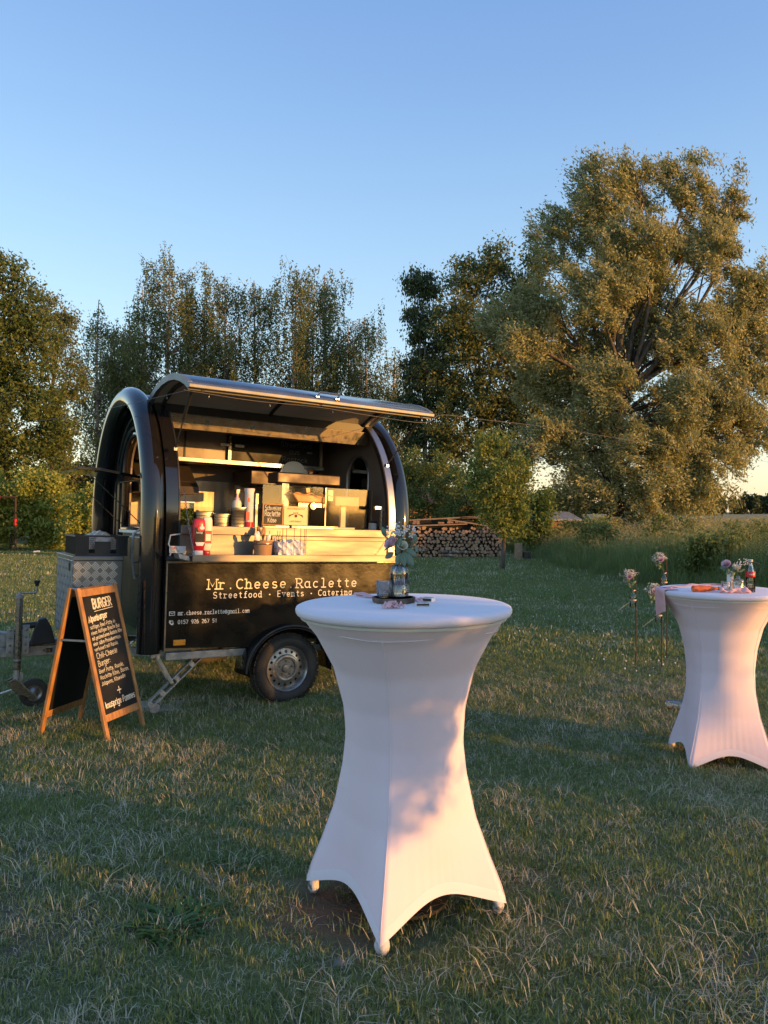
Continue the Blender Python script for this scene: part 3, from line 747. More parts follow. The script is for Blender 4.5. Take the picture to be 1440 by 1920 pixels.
# bushes behind the log pile
for px, top, w, d, n_, lab, ms in [
    (800, 825, 110, 34, 15000, 'leafy bush with orange lit twigs behind the left half of the log pile', ('leaf_lime','leaf_birch2')),
    (880, 870, 90, 32, 11000, 'darker bush behind the right half of the log pile', ('leaf_birch','leaf_lime')),
    (1000, 910, 70, 30, 8000, 'small bush between the young apple tree and the pale roofed shed', ('leaf_lime','leaf_apple')),
    (1090, 975, 90, 31, 8000, 'low pale green bush in front of the slatted fence', ('leaf_lime2','leaf_willow'))]:
    shrub('garden_bush', lab, px, top, 1010, w, d, [M[ms[0]], M[ms[1]]], n_, .11, 'bushes behind the log pile', 'bush', sub_r=.32)

for px, top, w, d, lab in [(1120, 972, 70, 25, 'low weedy bush at the left start of the tall meadow'), (1255, 962, 90, 24, 'wide weedy bush in the meadow above the flower rods'),
    (1400, 972, 110, 20, 'tall dark weedy bush in the meadow at the right edge'), (1330, 985, 70, 16, 'dark nettle clump in the meadow left of the cola bottle')]:
    shrub('meadow_bush', lab, px, top, 1050, w, d, [M['leaf_lime'], M['leaf_birch2']], 6000, .07, 'bushes standing in the tall meadow', 'bush', sub_r=.22)
# the young apple tree
base = (at(941, 960, 21.5).x, 21.5, -.19)
ellipse_tree('apple_tree', 'young fruit tree on one thin trunk in front of the log pile', 'tree', base, (.05,0,2.4), .075,
    blobs_px(base, 21.5, [(905,850,26,40,0),(935,830,20,32,.1),(965,880,26,36,0),(890,905,32,40,0),(930,900,40,46,-.2),(965,930,30,40,.1),(925,960,34,34,0),(950,985,32,36,0),(975,960,20,30,0),(985,900,14,26,.2)]),
    15000, .085, [M['leaf_apple'], M['leaf_lime2']], M['bark_grey'], None, sub_r=.22, thick=.8, aspect=.55, limb_from=.35)

# distant wood on the horizon
b = MB()
P = []
for i in range(500):
    x = -240 + i*1.3 + rnd(-.5,.5); h = 10 + 2.2*math.sin(i*.13) + 1.2*math.sin(i*.61) + rnd(-1,1)
    b.tube([(x, 430, 0), (x, 430, h*.8)], [.25, .08], 5, caps=False)
    P.append(ball((x, 430+rnd(-4,6), h*.5), (2.3, 2.3, h*.52), 260, .1))
P = np.concatenate(P)
Vv, Ff = leaf_quads(P, 1.5, .8)
fw = np_mesh('distant_wood', Vv, Ff, [M['leaf_dark']]); tag(fw, kind='stuff', label='far dark pine wood along the horizon behind the grain field', cat='wood')
tag(b.build('distant_wood_trunks', M['bark_grey']), kind='stuff', label='trunks of the far wood along the horizon', cat='wood')

# ---------------------------------------------------------------- grass
M['blade'] = leaf_mat('grass_blade', (.155,.225,.052), (.285,.345,.115), .38, nscale=1.3)
M['blade_dark'] = leaf_mat('grass_blade_dark', (.125,.175,.045), (.22,.26,.09), .25, nscale=1.0)
M['blade_dry'] = leaf_mat('grass_blade_dry', (.44,.41,.27), (.64,.60,.44), .2, nscale=2)
M['meadow'] = leaf_mat('meadow_blade', (.09,.14,.04), (.19,.23,.075), .3, nscale=.5)
M['meadow_dry'] = leaf_mat('meadow_seed_stalk', (.27,.25,.11), (.42,.38,.19), .25, nscale=.7)
M['soil_straw'] = leaf_mat('grey_thatch', (.26,.22,.15), (.42,.37,.27), .1, nscale=3)
def blades_mesh(name, n, spread, hmin, hmax, w, mats, pm_, lean=.5, flat=0.0, seg=2, heads=0):
    V = []; Fc = []; mi = []
    for i in range(n):
        a = rnd(0, 2*PI); r = spread*math.sqrt(random.random())
        x, y = r*math.cos(a), r*math.sin(a)
        h = rnd(hmin, hmax); b_ = rnd(0, 2*PI); ln = rnd(.1, lean)
        if random.random() < flat: ln = rnd(1.2, 2.2)
        ww = w*rnd(.6, 1.3); dx, dy = math.cos(b_), math.sin(b_); px, py = -dy*ww/2, dx*ww/2
        m = np.searchsorted(np.cumsum(pm_), random.random()*.9999)
        o = len(V)
        for k in range(seg):
            t = k/seg
            X_ = x + dx*h*ln*t*t*.8; Y_ = y + dy*h*ln*t*t*.8; Z_ = h*t*(1-.35*min(ln,2)*t*.8)
            s_ = 1 - t*.45
            V += [(X_-px*s_, Y_-py*s_, Z_-.004 if k == 0 else Z_), (X_+px*s_, Y_+py*s_, Z_-.004 if k == 0 else Z_)]
        V.append((x+dx*h*ln*.8, y+dy*h*ln*.8, h*(1-.35*min(ln,2)*.8)))
        for k in range(seg-1):
            Fc.append((o+2*k, o+2*k+1, o+2*k+3, o+2*k+2)); mi.append(m)
        Fc.append((o+2*seg-2, o+2*seg-1, o+2*seg)); mi.append(m)
        if heads and random.random() < heads:
            tip = Vector(V[-1]); m2 = len(mats)-1
            for q in range(7):
                u = q/7; c = tip + Vector((dx*.02*q, dy*.02*q, -.001*q*q+ .012*q)); o2 = len(V); s_ = .008*(1-u*.5)
                a2 = rnd(0, PI)
                V += [tuple(c+Vector((math.cos(a2)*s_, math.sin(a2)*s_, -.012))), tuple(c+Vector((-math.cos(a2)*s_, -math.sin(a2)*s_, 0))), tuple(c+Vector((0,0,.03)))]
                Fc.append((o2, o2+1, o2+2)); mi.append(m2)
    me = bpy.data.meshes.new(name); me.from_pydata(V, [], Fc)
    for m in mats: me.materials.append(m)
    me.polygons.foreach_set('material_index', [int(q) for q in mi]); me.update()
    return bpy.data.objects.new(name, me)

def tuft_collection(name, objs):
    c = bpy.data.collections.new(name)
    for o in objs: c.objects.link(o)
    return c

def scatter(name, P, idx, scl, col, label, cat, tilt=.12):
    n = len(P)
    me = bpy.data.meshes.new(name); me.vertices.add(n); me.vertices.foreach_set('co', P.astype(np.float32).ravel())
    a = me.attributes.new('idx', 'INT', 'POINT'); a.data.foreach_set('value', idx.astype(np.int32))
    a = me.attributes.new('scl', 'FLOAT', 'POINT'); a.data.foreach_set('value', scl.astype(np.float32))
    rot = np.stack([rng.normal(0,tilt,n), rng.normal(0,tilt,n), rng.random(n)*2*PI], 1)
    a = me.attributes.new('rot', 'FLOAT_VECTOR', 'POINT'); a.data.foreach_set('vector', rot.astype(np.float32).ravel())
    o = bpy.data.objects.new(name, me); COL.objects.link(o)
    ng = bpy.data.node_groups.new(name, 'GeometryNodeTree')
    ng.interface.new_socket('Geometry', in_out='INPUT', socket_type='NodeSocketGeometry')
    ng.interface.new_socket('Geometry', in_out='OUTPUT', socket_type='NodeSocketGeometry')
    N = ng.nodes; L = ng.links
    gi = N.new('NodeGroupInput'); go = N.new('NodeGroupOutput')
    ip = N.new('GeometryNodeInstanceOnPoints'); ci = N.new('GeometryNodeCollectionInfo')
    ci.inputs['Collection'].default_value = col; ci.inputs['Separate Children'].default_value = True; ci.inputs['Reset Children'].default_value = True
    def attr(nm, ty):
        q = N.new('GeometryNodeInputNamedAttribute'); q.data_type = ty; q.inputs['Name'].default_value = nm; return q.outputs[0]
    L.new(gi.outputs[0], ip.inputs['Points']); L.new(ci.outputs[0], ip.inputs['Instance'])
    ip.inputs['Pick Instance'].default_value = True
    L.new(attr('idx','INT'), ip.inputs['Instance Index']); L.new(attr('scl','FLOAT'), ip.inputs['Scale'])
    e = N.new('FunctionNodeEulerToRotation'); L.new(attr('rot','FLOAT_VECTOR'), e.inputs[0]); L.new(e.outputs[0], ip.inputs['Rotation'])
    L.new(ip.outputs[0], go.inputs[0])
    md = o.modifiers.new('scatter', 'NODES'); md.node_group = ng
    tag(o, label, cat, kind='stuff')
    return o

def vnoise(x, y, s, seed=0):
    a = np.sin(x*s*1.7+seed*3.1+2*np.sin(y*s*1.3+seed)) * np.sin(y*s*2.1+seed+1.5*np.sin(x*s*.9+seed*2))
    b = np.sin(x*s*4.3+y*s*3.1+seed) * np.sin(y*s*5.2-x*s*2.7+seed*5)
    return .5 + .33*a + .17*b

def edge_meadow(y):   # x at which the tall meadow starts, for depth y
    return np.interp(y, [0, 7, 9, 12, 16, 19, 27, 34, 60], [6.2, 6.2, 6.3, 6.0, 5.75, 5.4, 5.0, 5.2, 6])

def wedge_points(y0, y1, dens, margin=.8, k=.52):
    area = 0
    n = int(dens * ((y1-y0)*(2*margin) + k*(y1**2-y0**2)))
    y = np.sqrt(rng.random(n)*((y1+margin/k)**2-(y0+margin/k)**2) + (y0+margin/k)**2) - margin/k
    x = (rng.random(n)*2-1) * (margin + k*y)
    return x, y

mats3 = [M['blade'], M['blade_dark'], M['blade_dry']]
near = tuft_collection('grass_near', [blades_mesh('a%02d' % i, 70, .085, .012, .038, .0030, mats3, (.56,.29,.15), 1.3, .22) for i in range(5)]
     + [blades_mesh('b%02d' % i, 50, .085, .010, .032, .0028, mats3, (.34,.18,.48), 1.5, .5) for i in range(4)]
     + [blades_mesh('c%02d' % i, 34, .06, .03, .062, .0040, mats3, (.70,.28,.02), .9, .02) for i in range(2)])
x, y = wedge_points(1.7, 8.5, 400)
dry = vnoise(x, y, 1.1, 3)*.6 + vnoise(x, y, 4.0, 8)*.4
bare = vnoise(x, y, 2.3, 5)*.5 + vnoise(x, y, 6.0, 2)*.5
dd = np.hypot(x+.14, y-2.86)
keep = ((bare + rng.random(len(x))*.6) > .46) & (rng.random(len(x)) < np.clip((dd-.16)/.34, .05, 1))
x, y, dry = x[keep], y[keep], dry[keep]
idx = np.where(rng.random(len(x)) < np.clip((dry-.38)*1.9, .06, .70), rng.integers(5, 9, len(x)), rng.integers(0, 5, len(x)))
idx = np.where(rng.random(len(x)) < .03, rng.integers(9, 11, len(x)), idx)
scatter('lawn_grass', np.stack([x, y, ground_z(x, y)], 1), idx, .7+.6*rng.random(len(x)), near, 'short worn lawn grass with dry straw blades in the foreground', 'grass')
far = tuft_collection('grass_far', [blades_mesh('a%02d' % i, 46, .20, .02, .048, .008, mats3, (.56,.36,.08), .9, .1) for i in range(4)]
     + [blades_mesh('b%02d' % i, 40, .20, .02, .055, .009, mats3, (.35,.25,.40), 1.1, .3) for i in range(2)])
x1, y1 = wedge_points(8.3, 18, 90); x2, y2 = wedge_points(18, 39, 30)
x = np.concatenate([x1, x2]); y = np.concatenate([y1, y2])
keep = x < edge_meadow(y) + .3; x, y = x[keep], y[keep]
dry = vnoise(x, y, .6, 3)
idx = np.where(rng.random(len(x)) < np.clip((dry-.4)*1.2, .03, .5), rng.integers(4, 6, len(x)), rng.integers(0, 4, len(x)))
scatter('lawn_grass', np.stack([x, y, ground_z(x, y)], 1), idx, (.8+.5*rng.random(len(x)))*np.where(y > 18, 1.5, 1), far, 'smooth mown lawn stretching back to the hedge and the log pile', 'grass')
# flattened straw and thatch between the tufts
thatch = tuft_collection('thatch', [blades_mesh('a%02d' % i, 26, .11, .03, .075, .0028, [M['blade_dry'], M['soil_straw'], M['blade_dry']], (.4,.4,.2), 2.2, 1.0) for i in range(4)])
x, y = wedge_points(1.7, 7.5, 26)
keep = (vnoise(x, y, 1.7, 11)*.6 + vnoise(x, y, 5.5, 4)*.4 + rng.random(len(x))*.35) > .62; x, y = x[keep], y[keep]
scatter('lawn_thatch', np.stack([x, y, ground_z(x, y)+.022], 1), rng.integers(0, 4, len(x)), .8+.5*rng.random(len(x)), thatch, 'flattened dead straw lying on the worn foreground lawn', 'straw', .1)
# clover heads
cl = bpy.data.objects.new('a', MB().lathe([(0.001,-.01),(.010,0),(.011,.008),(.006,.016),(.001,.018)], 6).build('tmp', M['gyps']).data)
bpy.data.objects.remove(bpy.data.objects['tmp'])
cc = tuft_collection('clover', [cl])
xs = []; ys = []
for cx, cy, sx, sy, n_ in [(3.1,12,1.2,1.4,50),(1.6,15,1.5,2,70),(2.9,8.2,.4,.3,22),(-6,14,2,3,110),(-4.5,18,3,3,70),(1.5,21,2,2,60),(2.2,10,.8,1,14)]:
    xs.append(rng.normal(cx, sx, n_)); ys.append(rng.normal(cy, sy, n_))
x = np.concatenate(xs); y = np.concatenate(ys)
keep = (y > 6) & (x < edge_meadow(y)); x, y = x[keep], y[keep]
scatter('clover_blossom', np.stack([x, y, ground_z(x, y)+.03], 1), np.zeros(len(x)), .5+.4*rng.random(len(x)), cc, 'small white clover heads dotted over the far lawn', 'clover')
stalks = []
def stalk_mesh(name, H, nl):
    b = MB(); lean = rnd(-.08,.08)
    b.tube([(0,0,0),(lean*.3,0,H*.5),(lean,0,H)], [.006,.005,.002], 4)
    for k in range(nl):
        t = .15+.85*k/nl; a = k*2.4; L = .10*(1.25-t)+.02; c = Vector((lean*t*t, 0, H*t)); dr = Vector((math.cos(a), math.sin(a), .7)).normalized(); sd = Vector((-math.sin(a), math.cos(a), 0))*L*.16
        b.add([c, c+dr*L*.5+sd, c+dr*L, c+dr*L*.5-sd], [(0,1,2,3)], 0 if t < .7 else 1)
    me = bpy.data.meshes.new(name); me.from_pydata(b.v, [], b.f); me.materials.append(M['meadow']); me.materials.append(M['leaf_lime2'])
    me.polygons.foreach_set('material_index', b.m); me.update()
    return bpy.data.objects.new(name, me)
def plume_mesh(name, H, bend):
    b = MB(); pts = [Vector((-bend*t**2.2, 0, H*(t-.18*t**3))) for t in np.linspace(0,1,9)]
    b.tube(pts[:7], .0028, 4)
    for k in range(60):
        t = .70+.30*k/60; i = t*8; j = min(int(i), 7); c = pts[j].lerp(pts[j+1], i-j)
        w = .016*math.sin(PI*(t-.68)/.36)+.004; a = rnd(0,2*PI); o = Vector((math.cos(a)*w*.4, math.sin(a)*w, math.sin(a*1.7)*w))
        d = (pts[min(j+1,8)]-pts[j]).normalized()*.03
        b.add([c, c+o+d*.5, c+d+o*.6], [(0,1,2)])
    me = bpy.data.meshes.new(name); me.from_pydata(b.v, [], b.f); me.materials.append(M['plume']); me.update()
    return bpy.data.objects.new(name, me)
M['plume'] = leaf_mat('reed_plume', (.42,.30,.17), (.58,.44,.27), .3)
wc_ = tuft_collection('weed_stalks', [stalk_mesh('a%d' % i, rnd(1.2,1.7), 60) for i in range(5)] + [plume_mesh('b%d' % i, rnd(1.1,1.4), rnd(.35,.6)) for i in range(4)])
xs = []; ys = []; ii = []
for k in range(1300):
    y_ = rnd(9.5, 19); xs.append(rnd(max(6.6, y_*.36), y_*.5+4)); ys.append(y_); ii.append(random.randint(0,4))
for k in range(150):
    y_ = rnd(9, 14); xs.append(rnd(max(6.3, y_*.36), y_*.5+2.5)); ys.append(y_); ii.append(random.randint(5,8))
xs = np.array(xs); ys = np.array(ys); sc0 = .60+.34*rng.random(len(xs))
ws_ = scatter('meadow_weeds', np.stack([xs, ys, ground_z(xs, ys)], 1), np.array(ii), sc0, wc_, 'tall leafy weed stalks and arching orange seed plumes in the meadow at the right edge', 'weeds', .1)
# the tall meadow on the right
tall = tuft_collection('meadow_tufts', [blades_mesh('a%02d' % i, 30, .22, .45, 1.0, .010, [M['meadow'], M['blade'], M['meadow_dry']], (.56,.40,.04), .5, 0, 3, .0) for i in range(4)]
     + [blades_mesh('b%02d' % i, 22, .22, .7, 1.15, .007, [M['meadow'], M['blade'], M['meadow_dry']], (.40,.25,.35), .45, 0, 3, .7) for i in range(3)]
     + [blades_mesh('c%02d' % i, 34, .25, .25, .6, .010, [M['meadow'], M['blade_dark'], M['meadow_dry']], (.5,.48,.02), .8, 0, 3, 0) for i in range(2)])
n = 26000
y = 8 + 52*rng.random(n)**1.35; x = edge_meadow(y) + rng.random(n)*(6 + y*.50) 
keep = (x < y*.62 + 4); x, y = x[keep], y[keep]
e = x - edge_meadow(y)
idx = np.where((e < 1.0) & (rng.random(len(x)) < .7), rng.integers(7, 9, len(x)), np.where(rng.random(len(x)) < np.clip((y-14)*.010, .03, .28), rng.integers(4, 7, len(x)), rng.integers(0, 4, len(x))))
scl = (.72+.5*rng.random(len(x))) * np.clip(.55+e*.35, .55, 1.05) * (.72+.5*vnoise(x,y,.28,4))
scatter('meadow_grass', np.stack([x, y, ground_z(x, y)], 1), idx, scl, tall, 'tall uncut meadow grass with seed heads along the right of the lawn', 'tall grass', .16)
# ---------------------------------------------------------------- the food trailer (x along the serving side, y across, z up)
TM = Matrix.Translation((-1.74, 6.0, -0.14)) @ Matrix.Rotation(R(32.3), 4, 'Z') @ Matrix.Rotation(R(1.95), 4, 'Y')
trailer = empty('food_trailer', (0,0,0), 0, 'black round topped food trailer with its serving hatch open and partly sunlit white lettering', 'trailer', mat=TM)
W = 1.95; LEN = 2.15; ZS = 1.55; ZB = .52; ZR = 1.15
def prof(inset=0.0, n=28, zb=ZB, y_from=None, y_to=None):
    'outline of the body in y, z from the near bottom over the roof to the far bottom'
    a = W/2 - inset
    pts = [(inset, zb), (inset, (zb+ZS)/2), (inset, ZS)]
    for i in range(1, n):
        t = PI*i/n
        pts.append((W/2 - a*math.cos(t), ZS + (ZR-inset)*math.sin(t)))
    pts += [(W-inset, ZS), (W-inset, (zb+ZS)/2), (W-inset, zb)]
    return pts

def arch_tube(x, r, name, squash=1.0):
    pts = []
    for (y, z) in prof(r*.9, 36, .50): pts.append((x, y, z))
    b = MB(); b.tube(pts, r, 18)
    o = b.build(name, M['black_gloss'], trailer, smooth=True)
    return o
arch_tube(-.095, .092, 'end_arch'); arch_tube(2.235, .085, 'end_arch')

def end_wall(x0, x1, win, name, mat):
    'wall slab between x0 and x1 with an arched window opening win = (yc, half width, sill z, spring z)'
    yc, hw, zs, zp = win
    inner = [(yc-hw, zs), (yc-hw, (zs+zp)/2), (yc-hw, zp)] + [(yc-hw*math.cos(PI*i/16), zp+hw*1.02*math.sin(PI*i/16)) for i in range(1, 16)] + [(yc+hw, zp), (yc+hw, (zs+zp)/2), (yc+hw, zs), (yc, zs)]
    outer_poly = prof(.06)
    c = Vector((yc, (zs+zp)/2 + .1))
    def cast(p):
        d = Vector(p) - c; best = None
        L = outer_poly + [outer_poly[0]]
        for i in range(len(L)-1):
            a = Vector(L[i]); e = Vector(L[i+1]) - a
            den = d.x*e.y - d.y*e.x
            if abs(den) < 1e-9: continue
            t = ((a.x-c.x)*e.y - (a.y-c.y)*e.x)/den; u = ((a.x-c.x)*d.y - (a.y-c.y)*d.x)/den
            if t > 0 and -1e-6 <= u <= 1+1e-6 and (best is None or t < best): best = t
        return tuple(c + d*best)
    # extra directions toward the bottom corners
    ring = []
    for p in inner: ring.append((p, cast(p)))
    for cy, cz in ((.06, ZB), (W-.06, ZB)):
        ang = math.atan2(cz-c.y, cy-c.x)
        # nearest existing ray is moved onto the corner
        k = min(range(len(ring)), key=lambda i: abs(math.atan2(ring[i][1][1]-c.y, ring[i][1][0]-c.x)-ang))
        ring[k] = (ring[k][0], (cy, cz))
    n = len(ring)
    b = MB(); vs = []
    for (iy, iz), (oy, oz) in ring: vs += [(x0, iy, iz), (x0, oy, oz), (x1, iy, iz), (x1, oy, oz)]
    fs = []
    for i in range(n):
        j = (i+1) % n
        fs += [(4*i, 4*j, 4*j+1, 4*i+1), (4*i+2, 4*i+3, 4*j+3, 4*j+2), (4*i, 4*i+2, 4*j+2, 4*j)]
    b.add(vs, fs)
    return b.build(name, mat, trailer), inner
nose_win = (.88, .34, 1.46, 1.95); right_win = (.75, .215, 1.47, 2.03)
nose, inner_n = end_wall(-.035, .0, nose_win, 'front_wall', M['black_gloss'])
rw, inner_r = end_wall(2.15, 2.18, right_win, 'rear_wall', M['inner_wall'])
lin, _ = end_wall(.004, .02, nose_win, 'wall_lining', M['inner_wall'])
b = MB(); b.tube([(-.045, y, z) for y, z in inner_n], .022, 8, closed=True); b.build('window_frame', M['black_gloss'], nose, smooth=True)
b = MB(); b.tube([(2.145, y, z) for y, z in inner_r], .010, 8, closed=True); b.build('window_frame', M['alu'], rw, smooth=True)
b = MB(); b.box(2.160, 2.164, right_win[0]-.215, right_win[0]+.215, 1.47, 2.24); b.build('window_pane', M['glass'], rw)
# raised concentric arches on the front wall
for hw, zp, r_ in ((.50, 1.80, .030), (.66, 1.72, .018)):
    pts = [(-.04, .88-hw, .75)] + [(-.04, .88-hw, .75+(zp-.75)*k/4) for k in range(1, 5)] + [(-.04, .88-hw*math.cos(PI*i/20), zp+hw*1.12*math.sin(PI*i/20)) for i in range(1, 20)] + [(-.04, .88+hw, zp), (-.04, .88+hw, .75)]
    MB().tube(pts, r_, 8).build('moulding', M['black_gloss'], nose, smooth=True)
# front service door lower panel with handle, white sill and hose
b = MB(); b.box(-.062, -.036, .56, 1.22, .62, 1.40); b.build('door_panel', M['black_worn'], nose, bevel=.008)
b = MB(); b.box(-.075, -.036, .52, 1.24, 1.425, 1.452); b.build('window_sill', M['white_plastic'], nose, bevel=.004)
b = MB(); b.tube([(-.065,.60,1.19),(-.10,.60,1.18),(-.10,.60,1.08),(-.065,.60,1.07)], .009, 8); b.build('door_handle', M['alu'], nose, smooth=True)
b = MB(); b.tube([(-.05,.50,1.48),(-.13,.50,1.43),(-.14,.52,1.25),(-.10,.55,1.05)], .011, 8); b.build('cable', M['cable_white'], nose, smooth=True)
# small flap over the front window, held out flat
f = MB(); f.prism([(-.06,1.905),(-.40,1.955),(-.58,1.955),(-.62,1.935),(-.56,1.930),(-.40,1.930),(-.06,1.880)], 1, .50, 1.26)
flap = f.build('window_flap', M['black_gloss'], trailer, bevel=.004)
for yy in (.52, 1.24):
    MB().tube([(-.52, yy, 1.93), (-.06, yy, 1.50)], .004, 6).build('stay', M['steel'], flap)
MB().box(-.075, -.04, .48, 1.28, 1.875, 1.925).build('hinge_bar', M['black_plastic'], flap, bevel=.004)

# rounded roof skin and back side
pr = prof(.05, 40)
k0 = min(range(len(pr)), key=lambda i: abs(pr[i][0]-.60) + (10 if pr[i][1] < 2 else 0))
sk = pr[k0:]
b = MB(); vs = []
for y, z in sk: vs += [(0, y, z), (LEN, y, z)]
b.add(vs, [(2*i, 2*i+1, 2*i+3, 2*i+2) for i in range(len(sk)-1)])
b.build('roof', [M['black_gloss']], trailer, smooth='all', solid=.012)
pi_ = prof(.08, 40)
ki = min(range(len(pi_)), key=lambda i: abs(pi_[i][0]-.62) + (10 if pi_[i][1] < 2 else 0))
sk = pi_[ki:-2]
b = MB(); vs = []
for y, z in sk: vs += [(0.02, y, z), (LEN-.005, y, z)]
b.add(vs, [(2*i, 2*i+1, 2*i+3, 2*i+2) for i in range(len(sk)-1)])
b.build('ceiling_lining', M['inner_wall'], trailer, smooth='all')
b = MB(); b.box(.02, LEN-.005, 1.80, 1.815, ZB+.04, 2.10); b.build('back_splash', M['inner_steel'], trailer)
b = MB(); b.box(.0, LEN, .02, W-.06, ZB, ZB+.03); b.build('floor', M['steel_dirty'], trailer)

# lower side panel with bent wheel-arch cut
xw, zw, rw_ = 1.045, .317, .298
b = MB()
top = 1.205
poly = [(0.012, ZB+.0)]
ra = .375
za = .535
cut = [(xw + ra*math.cos(PI - PI*i/20)*1.0, zw + ra*math.sin(PI*i/20)*1.0) for i in range(21)]
cut = [p for p in cut if p[1] > za-.01]
low = [(0.012, .545)] + [(cut[0][0], .51)] + cut + [(cut[-1][0], .50), (LEN, .50)]
n = len(low)
vs = []
for yy in (0, .025):
    for x_, z_ in low: vs.append((x_, yy, z_))
    for x_, z_ in low: vs.append((x_, yy, top))
fs = []
for i in range(n-1):
    fs += [(i, i+1, n+i+1, n+i), (2*n+i+1, 2*n+i, 3*n+i, 3*n+i+1), (i, 2*n+i, 2*n+i+1, i+1), (n+i, n+i+1, 3*n+i+1, 3*n+i)]
fs += [(0, n, 3*n, 2*n), (n-1, 3*n-1, 4*n-1, 2*n-1)]
b.add(vs, fs)
side = b.build('side_panel', M['black_worn'], trailer)
MB().box(.0, 2.150, -.006, .02, 1.208, 1.228).build('edge_trim', M['steel_dirty'], side, bevel=.003)
MB().box(.0, .012, -.010, .02, .52, 1.207).build('corner_strip', M['steel_dirty'], side, bevel=.002)
for z_ in (.62, .80, .98, 1.12):
    MB().lathe([(.006,0),(.006,.003),(.003,.005)], 8, M=Matrix.Translation((.006,-.010,z_)) @ Matrix.Rotation(R(90),4,'X')).build('screw', M['steel'], side)
for a_, b_ in (((0.05,.494),(.60,.494)),):
    MB().box(.03, 2.1, .03, .07, .44, .50).build('chassis_rail', M['galv'], trailer, bevel=.004)
MB().box(.03, 2.1, 1.86, 1.90, .44, .50).build('chassis_rail', M['galv'], trailer, bevel=.004)
MB().tube([(xw, .12, zw), (xw, W-.1, zw)], .03, 10).build('axle', M['galv'], trailer, smooth=True)
# lettering
ux, uy = (1,0,0), (0,0,1)
def side_text(t, x, z, h, w, mat, **k):
    return lettering('lettering', t, (x, 0, z), ux, uy, h, mat, side, width=w, **k)
side_text('Mr.Cheese', .345, 1.000, .051, .700, M['sunlit_print'], mono=1.2, slab=True, wt=.20)
side_text('.Raclette', 1.045, .998, .051, .700, M['white_print'], mono=1.2, slab=True, wt=.18)
side_text('Streetfood * Events * Catering', .385, .925, .033, 1.305, M['white_print'], mono=1.2, slab=True, wt=.19)
side_text('mr.cheese.raclette@gmail.com', .108, .800, .022, .600, M['white_print'], mono=1.1, slab=True, wt=.20)
side_text('0157 926 267 51', .106, .730, .020, .325, M['white_print'], mono=1.1, wt=.22)
b = MB()      # envelope and handset pictograms
def rib(b, pts, w, y=-.0013):
    for i in range(len(pts)-1):
        p = Vector(pts[i]); q = Vector(pts[i+1]); d = (q-p).normalized(); s_ = Vector((-d.y, d.x))*w/2
        p = p - d*w*.4; q = q + d*w*.4; yy = y - i*.0001
        b.add([(p.x-s_.x, yy, p.y-s_.y), (q.x-s_.x, yy, q.y-s_.y), (q.x+s_.x, yy, q.y+s_.y), (p.x+s_.x, yy, p.y+s_.y)], [(0,1,2,3)])
rib(b, [(.038,.800),(.080,.800),(.080,.828),(.038,.828),(.038,.800)], .004)
rib(b, [(.038,.826),(.059,.811),(.080,.826)], .004, -.002)
b.build('mail_symbol', M['white_print'], side)
b = MB()
rib(b, [(.044,.757),(.042,.748),(.048,.736),(.060,.728),(.068,.730)], .009); rib(b, [(.044,.757),(.049,.752)], .010, -.002); rib(b, [(.066,.729),(.069,.736)], .010, -.0024)
rib(b, [(.056,.752),(.061,.750),(.063,.744)], .003, -.0026); rib(b, [(.056,.760),(.066,.757),(.071,.744)], .003, -.003)
b.build('phone_symbol', M['white_print'], side)
b = MB(); b.box(.075, .172, -.010, -.001, .562, .606); mk = b.build('side_reflector', M['orange_lens'], trailer, bevel=.003)
for x_ in (.086, .161): MB().lathe([(.004,0),(.003,.003)], 8, M=Matrix.Translation((x_,-.010,.584)) @ Matrix.Rotation(R(90),4,'X')).build('screw', M['steel'], mk)

# mudguard
b = MB()
def mud(u, v):
    t = PI*(-.02 + 1.04*u)
    r_ = .395
    y = -.13 + v*.26
    dz = -.018 if v == 0 else 0
    return (xw - (r_+dz)*math.cos(t), y, zw + (r_+dz)*math.sin(t)*.93)
b.grid(mud, 26, 3)
b.build('mudguard', M['black_worn'], trailer, smooth='all', solid=.012)
MB().tube([(xw-.40*math.cos(PI*u/20), -.130, zw+.372*math.sin(PI*u/20)) for u in range(0, 21)], .010, 8).build('mudguard', M['black_plastic'], trailer, smooth=True)

